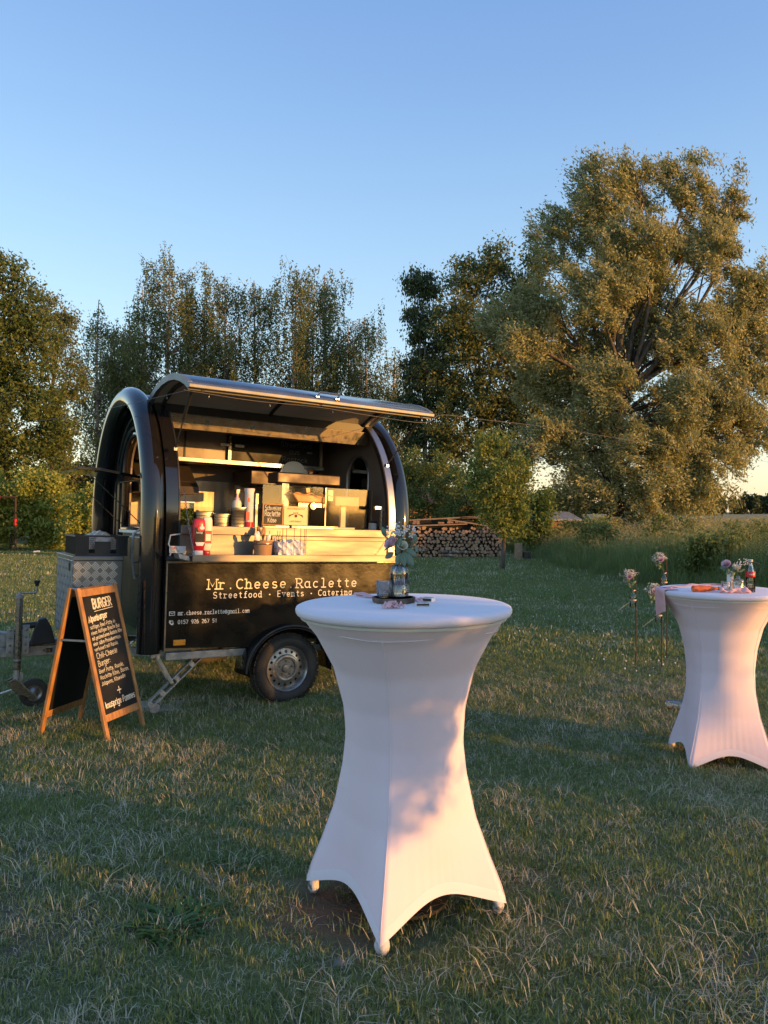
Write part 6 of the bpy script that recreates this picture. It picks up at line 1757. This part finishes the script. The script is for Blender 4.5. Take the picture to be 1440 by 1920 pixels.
runner('pink_gauze_knot', 'crumpled pink gauze end lying in front of the wood slice on the near table', [on1(720,1142), on1(738,1139.5), on1(754,1141)], .038, 30, 10, .010, 5)

# ---- far table dressing
TZ2 = 1.1015*1.0435 - .198
def on2(px, py):
    dd = (1.47-TZ2)*F/(py-960); return Vector(((px-720)/F*dd, dd, TZ2))
def on2d(px, d_): return Vector(((px-720)/F*d_, d_, TZ2))
cb = on2d(1407, 4.98)
cprof = [(.026,0),(.029,.004),(.030,.03),(.0265,.055),(.0275,.075),(.0295,.105),(.0285,.125),(.021,.155),(.0135,.180),(.0125,.197),(.0135,.200)]
c_ = bottle('cola_bottle', cb, cprof, 'half empty glass cola bottle with red label and white cap on the far table', 'bottle')
MB().lathe([(.0005,.004),(.024,.005),(.0275,.012),(.0275,.03),(.0245,.050),(.0005,.050)], 24).build('cola', M['cola'], c_, smooth=True)
MB().lathe([(.0300,.100),(.0302,.104),(.0300,.128),(.0275,.134)], 28, cap=False).build('label_band', M['red'], c_, smooth=True)
MB().lathe([(.0150,.197),(.0155,.199),(.0150,.210),(.0,.211)], 16).build('cap', M['white_plastic'], c_, smooth=True)
MB().lathe([(.0156,.201),(.0156,.205)], 16, cap=False).build('cap_band', M['board'], c_)
b = MB()
for k in range(9):
    a = R(-125+k*7); a2 = a+R(4); z = .116+.003*math.sin(k*2.1); q = .0306
    b.add([(q*math.cos(a),q*math.sin(a),z-.004),(q*math.cos(a2),q*math.sin(a2),z-.003),(q*math.cos(a2),q*math.sin(a2),z+.004),(q*math.cos(a),q*math.sin(a),z+.003)], [(0,1,2,3)])
b.build('label_script', M['white_print'], c_)
fv = bottle('flower_vase', on2d(1384, 5.08), [(.032,0),(.036,.004),(.036,.062),(.034,.070),(.012,.078),(.010,.086),(.015,.094)], 'squat pressed glass bottle vase with a cream rose on the far table', mat='glass_pressed', water=.05)
rose(fv, (-.018,-.008,.150), .024, M['rose_white'], tilt=(0,-.6,.8)); bunch(fv, (.028,0,.145), 12, 6)
b = MB(); b.tube([(0,0,.02),(0,0,.09),(-.018,0,.14)], .0014, 5); b.tube([(.01,0,.02),(.0,0,.09),(.03,0,.13)], .0012, 5); b.build('stem', M['stem'], fv)
for bs, dr, L, w in (((0,0,.12),(-.3,-.2,1),.05,.018), ((.0,0,.12),(.9,-.2,.5),.05,.016), ((-.02,0,.12),(-.6,-.2,-.5),.045,.018)):
    b = MB(); leafpiece(b, bs, dr, L, w, (0,-1,.2)); b.build('leaf', M['euca'], fv, smooth='all', solid=.0008)
tv = bottle('flower_vase', on2d(1369, 5.12), [(.018,0),(.020,.004),(.020,.110),(.018,.118),(.019,.125)], 'slim white bottle vase with a pink rose, behind the tumbler on the far table', mat='white_plastic')
rose(tv, (-.028,-.008,.170), .028, M['rose_pink'], tilt=(-.5,-.6,.6))
b = MB(); b.tube([(0,0,.02),(0,0,.12),(-.02,0,.16)], .0015, 5); b.build('stem', M['stem'], tv)
for bs, dr, L, w in (((-.02,-.01,.155),(-1,-.2,-.15),.055,.032), ((-.01,-.01,.14),(-.5,-.3,-.8),.045,.030), ((.0,-.01,.13),(.5,-.3,.4),.05,.024), ((0,-.012,.128),(.2,-.4,-.6),.035,.024)):
    b = MB(); leafpiece(b, bs, dr, L, w, (0,-1,.2)); b.build('eucalyptus_leaf', M['euca'], tv, smooth='all', solid=.0008)
tm2 = bottle('tumbler', on2d(1361, 5.02), [(.024,0),(.026,.003),(.029,.062),(.0295,.064)], 'cut glass candle tumbler in front of the slim white vase on the far table', 'glass', 'glass_pressed')
MB().lathe([(.0,.004),(.019,.004),(.019,.016),(.0,.016)], 16).build('tea_light', M['cream'], tm2)
ob = empty('lying_bottle', on2d(1298, 4.98) + Vector((0,0,.022)), R(4), 'bright orange plastic bottle lying on its side on the far table', 'bottle')
MR = Matrix.Rotation(R(90), 4, 'Y')
MB().lathe([(.0,0),(.018,.001),(.021,.006),(.0205,.03),(.018,.04),(.0205,.05),(.021,.085),(.018,.098),(.0195,.11),(.014,.14),(.010,.17),(.010,.175)], 20, M=MR).build('body', M['orange_glass'], ob, smooth=True)
MB().lathe([(.0115,.172),(.0115,.195),(.0,.196)], 14, M=MR).build('cap', M['black_plastic'], ob, smooth=True)
runner('table_runner', 'pink gauze strip crumpled between the orange bottle and the cola bottle on the far table', [on2d(1350,4.92), on2d(1372,4.90), on2d(1392,4.92), on2d(1402,4.95)], .07, 46, 12, .014, 8)
# pink cloth hanging over the left rim of the far table
b = MB()
ec = Vector((T2[0], T2[1], 0)); 
def hang(u, v):
    a = R(158 + 34*v)
    zt_ = TZ2
    if u < .3:
        k = u/.3; q = .30 + (.408-.30)*k; z = zt_ + .003
    else:
        k = (u-.3)/.7; q = .410 + .004*math.sin(v*9) - .010*k; z = zt_ + .003 - .215*k*(1-.35*v)
    s_ = q/.408
    p = Vector((T2[0] + q*math.cos(a), T2[1] + q*math.sin(a), z + .003*math.sin(v*14)*(1 if u < .3 else 0)))
    return p
b.grid(hang, 22, 14)
tag(b.build('hanging_runner', M['pink'], None, smooth='all', solid=.0008), 'pink gauze end hanging down over the left rim of the far table', 'table runner')
runner('table_runner', 'flat pale pink gauze strip along the back rim of the far table', [on2d(1248,5.22), on2d(1290,5.42), on2d(1330,5.48), on2d(1372,5.40)], .06, 40, 8, .004, 9)

# ---------------------------------------------------------------- flower bottles on rods
def rod_vase(px, d_, ztop, zbot_bottle, label, fl_side=-1, seed=1, tilt=0):
    x = (px-720)/F*d_; g0 = float(ground_z(x, d_))
    r = empty('flower_rod', (x, d_, g0), 0, label, 'flower holder', 'flower bottles on rusty rods')
    MB().tube([(0,0,-.06), (.004,0,ztop*.5), (-.006+tilt,0,ztop)], .0055, 6).build('rod', M['rust'], r)
    hz = ztop; o = fl_side*.035
    zb_ = zbot_bottle
    b = MB(); pr_ = [(.030,0),(.033,.004),(.033,.10),(.030,.115),(.014,.145),(.012,.185),(.0145,.190)]
    b.lathe([(q, z+zb_) for q, z in pr_], 20, c=(o,-.02,0)); bt = b.build('glass_bottle', M['glass'], r, smooth=True)
    MB().lathe([(.0005,zb_+.004),(.031,zb_+.004),(.031,zb_+.085),(.0005,zb_+.085)], 20, c=(o,-.02,0)).build('water', M['water'], bt, smooth=True)
    MB().lathe([(.0336,zb_+.062),(.0345,zb_+.066),(.0336,zb_+.078)], 20, c=(o,-.02,0), cap=False).build('twine', M['wood_slice'], bt)
    MB().tube([(o,-.034,zb_+.165),(o*.3,-.01,zb_+.17),(0,.006,zb_+.168),(o*.3,.0,zb_+.166)], .005, 6).build('twine', M['rose_pink'], r)
    rr = random.Random(seed)
    b = MB(); cx = o - .055*1; ztp = zb_+.30
    for k in range(6): b.tube([(o,-.02,zb_+.02),(o,-.02,zb_+.18),(o-.05+rr.uniform(-.05,.05),-.02,zb_+.28+rr.uniform(-.03,.08))], .0016, 4)
    b.build('stem', M['stem'], r)
    rose(r, (o-.045,-.045,zb_+.315), .030, M['rose_pink'], tilt=(-.2,-.8,.5)); rose(r, (o-.075,-.02,zb_+.275), .024, M['rose_white'], tilt=(-.6,-.6,.3)); rose(r, (o-.005,-.02,zb_+.335), .022, M['rose_white'], tilt=(.2,-.6,.7))
    for k in range(13):
        a = rr.uniform(0,2*PI); bs = (o-.045+rr.uniform(-.05,.05), -.02+rr.uniform(-.03,.03), zb_+.28+rr.uniform(-.06,.08))
        b = MB(); leafpiece(b, bs, (math.cos(a), rr.uniform(-.5,.5), math.sin(a)), rr.uniform(.035,.06), rr.uniform(.018,.028), (0,-1,.2)); b.build('leaf', M['euca'], r, smooth='all', solid=.0008)
    bunch(r, (o-.05,-.02,zb_+.33), 26, seed); bunch(r, (o-.095,-.02,zb_+.285), 14, seed+1); bunch(r, (o+.0,-.02,zb_+.30), 12, seed+2)
    MB().tube([(o,-.034,zb_+.07),(o-.05,-.03,zb_+.04),(o-.12,-.03,zb_-.01),(o-.16,-.02,zb_-.05)], .0012, 4).build('twine_end', M['cream'], r)
    return r
rod_vase(1192, 8.05, 1.03, .62, 'leftmost flower bottle on a rod, out on the lawn left of the far table', -1, 3)
rod_vase(1240, 7.75, .95, .50, 'middle flower bottle on a rod with the lowest blossoms, beside the far table rim', -1, 8)
rod_vase(1250, 8.4, 1.16, .78, 'right flower bottle on a rod, directly behind the far table, highest blossoms', -1, 13)
# glass tube lying on the lawn behind the far table
gl = empty('glass_cylinder', (on2d(1247, 6.35).x, 6.35, float(ground_z(2.3, 6.35))+.045), R(-22), 'clear glass cylinder lying on the lawn at the foot of the far table', 'glass')
MB().lathe([(.040,0),(.042,.004),(.048,.30),(.0485,.302),(.044,.30),(.038,.01)], 24, M=MR).build('glass_body', M['glass_pressed'], gl, smooth=True)

# ---------------------------------------------------------------- log pile, shed, fence and far odds and ends
M['log_end'] = leaf_mat('split_wood', (.34,.21,.13), (.52,.35,.22), .0, .85, nscale=2.0)
M['log_bark'] = pm('log_bark', (.16,.12,.09), .9, col2=(.50,.47,.42), nscale=6, bump=.4, lo=.5, hi=.7)
M['old_board'] = pm('weathered_board', (.36,.24,.14), .8, col2=(.22,.15,.10), nscale=6, stretch=(1,8,8), bump=.2)
M['brick'] = pm('brick', (.36,.22,.14), .9, col2=(.25,.14,.09), nscale=9, bump=.2)
ld = 27.3; lx0_ = at(768,960,ld).x; lx1_ = at(945,960,ld).x; lz0 = float(ground_z(1, ld))
lp = empty('log_pile', ((lx0_+lx1_)/2, ld, lz0), 0, 'stacked split firewood behind the lawn, right of the trailer, with boards on top', 'log pile')
meshes = []
for k in range(10):
    n = random.choice([3,4,4,5]); a0_ = rnd(0,6); rad_ = rnd(.058,.078)
    poly = [(rad_*rnd(.75,1.12)*math.cos(a0_+2*PI*i/n), rad_*rnd(.75,1.12)*math.sin(a0_+2*PI*i/n)) for i in range(n)]
    b = MB(); b.prism(poly, 1, -.16, .16)
    for q in range(2): b.m[q] = 1
    o = b.build('log', [M['log_bark'], M['log_end']], lp); meshes.append(o.data); bpy.data.objects.remove(o)
Wp = lx1_-lx0_-.1; cnt = 0
row_h = .118; zc = .15
for rI in range(9):
    z = .13 + rI*row_h; n = int(Wp/.128)
    for i in range(n):
        x = -Wp/2 + (i+.5+(.5 if rI % 2 else 0))*Wp/n + rnd(-.035,.035)
        if x > Wp/2-.03: continue
        if rI >= 7 and (x > Wp*.40 or rnd(0,1) < .10): continue
        if rI == 8 and rnd(0,1) < .25: continue
        if rI < 3 and -.62 < x < .25 and rI in (1,) : continue
        o = bpy.data.objects.new('log', random.choice(meshes)); COL.objects.link(o); o.parent = lp
        o.location = (x, rnd(-.05,.05), z+rnd(-.028,.028)); o.rotation_euler = (0, rnd(0,6.28), rnd(-.12,.12)); s_ = rnd(.75,1.25); o.scale = (s_, 1, s_); cnt += 1
b = MB(); b.box(-Wp/2, Wp/2, .17, .30, .05, 1.05); b.build('rear_stack', M['log_bark'], lp)
for i, (x, z) in enumerate([(-.50,.26),(-.12,.25),(.16,.245),(-1.2,.30),(-.3,.13)]):
    MB().tube([(x-.17, -.16, z), (x+.17, -.17, z+.01)], .055, 8).build('round_log', M['log_bark'], lp, smooth=True)
MB().box(-Wp/2-.05, Wp/2, -.14, -.05, .0, .07).build('ground_beam', M['old_board'], lp)
for (xa, za_, xb, zb_, wd) in ((-Wp/2, 1.17, .35, 1.24, .16), (-.35, 1.40, Wp/2+.02, 1.08, .14), (-Wp/2-.3, 1.36, .75, 1.50, .10), (.1, 1.46, 1.35, 1.47, .10)):
    MB().bar((xa, -.12, za_), (xb, -.12, zb_), wd*1.6, .045).build('board', M['old_board'], lp)
MB().box(-Wp/2+.05, .6, .05, .15, 1.05, 1.36).build('tarpaulin', M['black_matte'], lp)
for x, z, r_ in ((-Wp/2+.10,1.26,0),(-Wp/2+.24,1.26,0),(-Wp/2+.12,1.325,0),(-Wp/2+.24,1.325,0),(-.62,1.28,0),(-.52,1.28,0),(-.30,1.29,0),(-.20,1.295,0),(-.27,1.35,0),(-.02,1.31,1),(.12,1.31,1)):
    MB().box(x-.055, x+.055, -.22, -.10, z-.03, z+.03).build('brick', M['brick'], lp)
st = empty('chopping_block', (at(972,960,26.5).x, 26.5, lz0), 0, 'upright round of timber standing on the lawn right of the log pile', 'timber round')
MB().lathe([(.15,0),(.14,.3),(.13,.58),(.12,.585),(0,.585)], 14).build('block', M['old_board'], st, smooth=True)
MB().lathe([(.16,0),(.16,.28),(.0,.285)], 12, c=(.30,.1,0)).build('block', M['bark_grey'], st, smooth=True)

# shed with pale roof and brick wall, glimpsed through the bushes
M['shed_wall'] = pm('warm_brick_wall', (.42,.24,.13), .9, col2=(.34,.19,.10), nscale=2, bump=.1)
M['roof_pale'] = pm('pale_sheet_roof', (.40,.37,.32), .6, col2=(.28,.26,.23), nscale=2, stretch=(4,1,1))
sd_ = 38.5
s0 = at(755,960,sd_).x; s1 = at(965,960,sd_).x; sh_ = empty('brick_shed', ((s0+s1)/2, sd_, -.25), 0, 'low orange lit brick building behind the bushes and the log pile', 'shed')
w2 = (s1-s0)/2
bpw, bph = .52, .16
MB().box(-w2, w2, .02, 3, 0, 2.05).build('wall', M['shed_wall'], sh_)
bm_ = bpy.data.meshes.new('brick')
tmp = MB().box(-bpw/2+.012, bpw/2-.012, -.0, .03, -bph/2+.01, bph/2-.01).build('brick', M['shed_wall'], sh_); bm_ = tmp.data; bpy.data.objects.remove(tmp)
for j in range(6):
    for i in range(int(2*w2/bpw)):
        o = bpy.data.objects.new('brick', bm_); COL.objects.link(o); o.parent = sh_; o.location = (-w2+bpw*(i+.5+(.5 if j % 2 else 0)), -.011+rnd(-.004,.004), 1.05+j*bph)
MB().box(-w2-.3, w2+.3, -.35, 3.3, 2.05, 2.17).build('eaves_board', M['old_board'], sh_)
MB().prism([(-.4,2.18),(3.4,2.18),(1.5,3.0)], 0, -w2-.3, w2+.3).build('roof', M['bark_grey'], sh_)
sd2 = 34
s0 = at(968,960,sd2).x; s1 = at(1082,960,sd2).x
sh2 = empty('timber_shed', ((s0+s1)/2, sd2, -.2), 0, 'low timber clad hut with a pale sheet roof left of the willow trunk', 'shed'); w2 = (s1-s0)/2
for j in range(8): MB().box(-w2, w2, -.012*(j%2), .02, j*.155, j*.155+.148).build('plank', M['shed_wall'], sh2)
MB().box(-w2, w2, .0205, 2, 0, 1.25).build('wall', M['shed_wall'], sh2)
MB().prism([(-.25,1.27),(2.2,1.62),(2.2,1.68),(-.25,1.36)], 0, -w2-.15, w2+.15).build('roof', M['roof_pale'], sh2)
fd = 33; f0 = at(1095,960,fd).x
fe = empty('slat_fence', (f0, fd, -.2), 0, 'dark upright slat fence at the foot of the willow', 'fence')
for i in range(22): MB().box(i*.11, i*.11+.06, 0, .02, .05, .98+rnd(-.03,.03)).build('slat', M['bark_grey'], fe)
for z in (.25, .8): MB().box(0, 2.42, .021, .06, z, z+.06).build('rail', M['bark_grey'], fe)
# greenhouse roof behind the hedge
gh = empty('garden_hut', (at(168,960,40).x, 40, -.2), R(25), 'small hut with blue grey sheet roof peeping over the hedge left of the trailer', 'hut')
MB().box(-.6,.6,-.6,.6,0,1.95).build('wall', M['galv'], gh); MB().prism([(-.75,1.96),(.75,1.96),(.3,2.42),(-.3,2.42)], 0, -.8, .8).build('roof', M['roof_pale'], gh)
M['roof_blue'] = pm('blue_grey_sheet', (.34,.42,.48), .5)
gh.children[1].data.materials[0] = M['roof_blue']
# small goal frame with red tape
gd = 31.5; gx_ = at(29,960,gd).x
gf = empty('goal_frame', (gx_, gd, float(ground_z(gx_, gd))), 0, 'rusty pipe frame with red tape in front of the hedge at the left edge', 'goal frame')
zt_ = 2.3-.02
MB().tube([(0,0,-.05),(0,0,zt_)], .045, 8).build('post', M['rust'], gf); MB().tube([(0,0,zt_),(-2.6,0,zt_)], .045, 8).build('crossbar', M['rust'], gf); MB().tube([(-2.6,0,-.05),(-2.6,0,zt_)], .045, 8).build('post', M['rust'], gf)
MB().tube([(0,0,1.12),(0,0,1.42)], .058, 8).build('tape', M['red_print'], gf); MB().tube([(-.62,0,zt_),(-.95,0,zt_)], .058, 8).build('tape', M['red_print'], gf)
wc = empty('white_cup', (at(67,960,31).x, 30.8, float(ground_z(-14,30.8))+.06), R(20), 'white plastic cup lying on the lawn in front of the hedge', 'cup')
MB().lathe([(.05,0),(.07,.24),(0,.24)], 10, M=Matrix.Rotation(R(90),4,'Y')).build('cup', M['white_plastic'], wc)
# white cable on the grass and a stone, weeds, twigs
cabl = MB(); cabl.tube([at(-60,1312,6.5), at(-20,1306,6.45), at(5,1299,6.4), at(22,1293,6.36), at(40,1290,6.38)], .008, 6)
tag(cabl.build('ground_cable', M['cable_white'], None, smooth='all'), 'white cable running over the grass to the jockey wheel', 'cable')
s_ = MB(); s_.lathe([(.001,-.012),(.018,-.008),(.024,.004),(.018,.018),(.008,.026),(.001,.027)], 7)
for i, v in enumerate(s_.v): k = 1+.25*math.sin(i*2.7); s_.v[i] = (v[0]*k*1.1, v[1]*k, v[2]*(1+.2*math.sin(i*1.3)))
so = s_.build('stone', M['stone'], None, smooth=True, sub=1); sy = 2.5; so.location = ((637-720)/F*2.50, 2.50, float(ground_z(-.14, 2.5))); tag(so, 'grey pebble on the bare patch in front of the near table', 'stone')
M['weed'] = leaf_mat('weed_leaf', (.06,.14,.035), (.12,.22,.06), .3, nscale=10)
def weed(px, py, r_, n, label, seed):
    rr = random.Random(seed); d_ = 1.47*F/(py-960); x = (px-720)/F*d_
    r = empty('weed', (x, d_, float(ground_z(x, d_))), 0, label, 'weed', 'broad leaved weeds in the lawn')
    for k in range(n):
        a = rr.uniform(0, 2*PI); q = r_*.75*math.sqrt(rr.random()); a2 = a + rr.uniform(-1.2, 1.2); b = MB()
        leafpiece(b, (q*math.cos(a), q*math.sin(a), .008), (math.cos(a2), math.sin(a2), rr.uniform(.15,1.1)), r_*rr.uniform(.28,.62), r_*rr.uniform(.07,.14), (0,0,1), .2, .35)
        b.build('leaf', M['weed'], r, smooth='all')
weed(330, 1738, .15, 130, 'biggest leafy weed rosette in the lawn, lower left of the picture', 1)
weed(440, 1625, .11, 60, 'leafy weed between the biggest rosette and the chalkboard stand', 2)
weed(450, 1505, .09, 30, 'small weed tuft left of the near table, level with its middle', 3)
weed(1020, 1690, .09, 26, 'withering leafy weed right of the near table', 4)
weed(535, 1902, .06, 16, 'small leafy weed at the lower edge of the picture', 5)
weed(300, 1818, .07, 14, 'thin leafy weed below the biggest rosette', 6)

# ---------------------------------------------------------------- string of lights
b = MB(); bl = MB()
pts = [at(-260, 812, 9.0), at(0,797,7.6), at(120,782,6.9), at(240,758,6.2), at(345,733,5.75)]
Lf = [TM @ Vector(p) for p in [(-.02,-.47,2.50),(.5,-.46,2.485),(1.05,-.46,2.495),(1.6,-.46,2.475),(2.1,-.47,2.47)]]
rest = [at(830,778,7.6), at(900,786,8.6), at(1020,800,10.2), at(1160,822,12.2), at(1300,845,14.5), at(1440,866,17), at(1600,884,20)]
def smooth_pts(P, k=8):
    out = []
    for i in range(len(P)-1):
        p0 = P[max(0,i-1)]; p1 = P[i]; p2 = P[i+1]; p3 = P[min(len(P)-1,i+2)]
        for j in range(k):
            t = j/k; out.append(.5*((2*p1) + (p2-p0)*t + (2*p0-5*p1+4*p2-p3)*t*t + (3*p1-p0-3*p2+p3)*t**3))
    return out + [P[-1]]
wp = smooth_pts(pts + Lf + rest)
b.tube(wp, .0019, 4)
acc = 0
for i in range(1, len(wp)):
    acc += (wp[i]-wp[i-1]).length
    if acc > .5:
        acc = 0; c = wp[i]
        bl.tube([c, c-Vector((0,0,.028)), c-Vector((0,0,.036))], [.0025,.0035,.001], 5)
sl_ = b.build('light_string', M['wire'], None, smooth='all'); tag(sl_, 'thin string of unlit fairy lights slung across the front edge of the open hatch', 'light string')
tag(bl.build('bulb', M['glass_pressed'], sl_, smooth='all'), kind='stuff')

# ---------------------------------------------------------------- trees and bushes added out of view for the shade they throw
def off_tree(name, label, x, y, blobs, n, ls, mats, th=3, group='trees beyond the right edge', sub_r=.45, thick=.7, bark='bark_grey', **k):
    g0 = float(ground_z(x, y))
    return ellipse_tree(name, label, 'tree', (x, y, g0), (0,0,th), .12, blobs, n, ls, mats, M[bark], group, sub_r=sub_r, thick=thick, **k)

SH = Vector((math.sin(SUN_AZ), -math.cos(SUN_AZ), 0)); NV = Vector((math.cos(SUN_AZ), math.sin(SUN_AZ), 0))
def sun_side(name, label, a, n0, items, nleaf, ls, th, cat='tree', sub_r=.25, thick=.5, mats=('leaf_lime','leaf_apple')):
    p = SH*a + NV*n0
    o = ellipse_tree(name, label, cat, (p.x, p.y, -.1), (0,0,th), .07, [(n-n0, z+.1, rn, rz, dy) for n, z, rn, rz, dy in items], nleaf, ls, [M[m] for m in mats], M['bark_grey'], 'added shade trees beyond the right edge', sub_r=sub_r, thick=thick)
    o.rotation_euler = (0, 0, PI/2 - (PI/2 - math.atan2(NV.y, NV.x)))
    return o
sun_side('shade_tree', 'added small tree out of view, its crown shaped to shade the near table', 5, 2.1,
    [(1.80,1.4,.34,.75,0),(2.12,1.35,.24,.56,.1),(2.34,1.32,.17,.46,0),(2.50,1.40,.12,.46,.1),(2.60,1.58,.11,.40,0),(2.74,1.85,.12,.34,0),(2.3,1.95,.4,.3,0)], 26000, .048, 1.7, sub_r=.10, thick=.5)  # unseen tree, crown lobes shaped to the shadow edge on the table
sun_side('shade_shrub', 'added broad shrub out of view that shades the foreground lawn', 11, .2,
    [(1.3,1.4,.75,1.4,0),(.4,1.5,.8,1.5,.2),(-.7,1.4,.8,1.5,0),(-1.8,1.4,.8,1.5,.2),(.3,2.8,.9,.7,0),(-.9,2.8,.9,.7,0)], 14000, .10, 2.0, 'shrub', .3)  # unseen shrub put in to keep the foreground lawn in shade
sun_side('shade_shrub', 'second broad shrub out of view behind the camera, added for shade', 12, -4.5,
    [(-2.8,1.4,.8,1.5,0),(-3.9,1.5,.8,1.5,.2),(-5.0,1.4,.8,1.5,0),(-6.1,1.4,.8,1.5,.2)], 10000, .12, 2.0, 'shrub', .3)  # unseen shrub added to widen the shade on the lawn
sun_side('shade_bush', 'added bush out of view, shaped to shade the lower left panel of the trailer', 10, 4.8,
    [(4.47,1.5,.22,1.6,0),(4.62,1.45,.14,1.5,.1),(4.98,1.0,.32,1.10,0)], 34000, .06, 1.2, 'bush', .16)  # unseen bush added to shade panel and drawbar box, replacing unknown guests
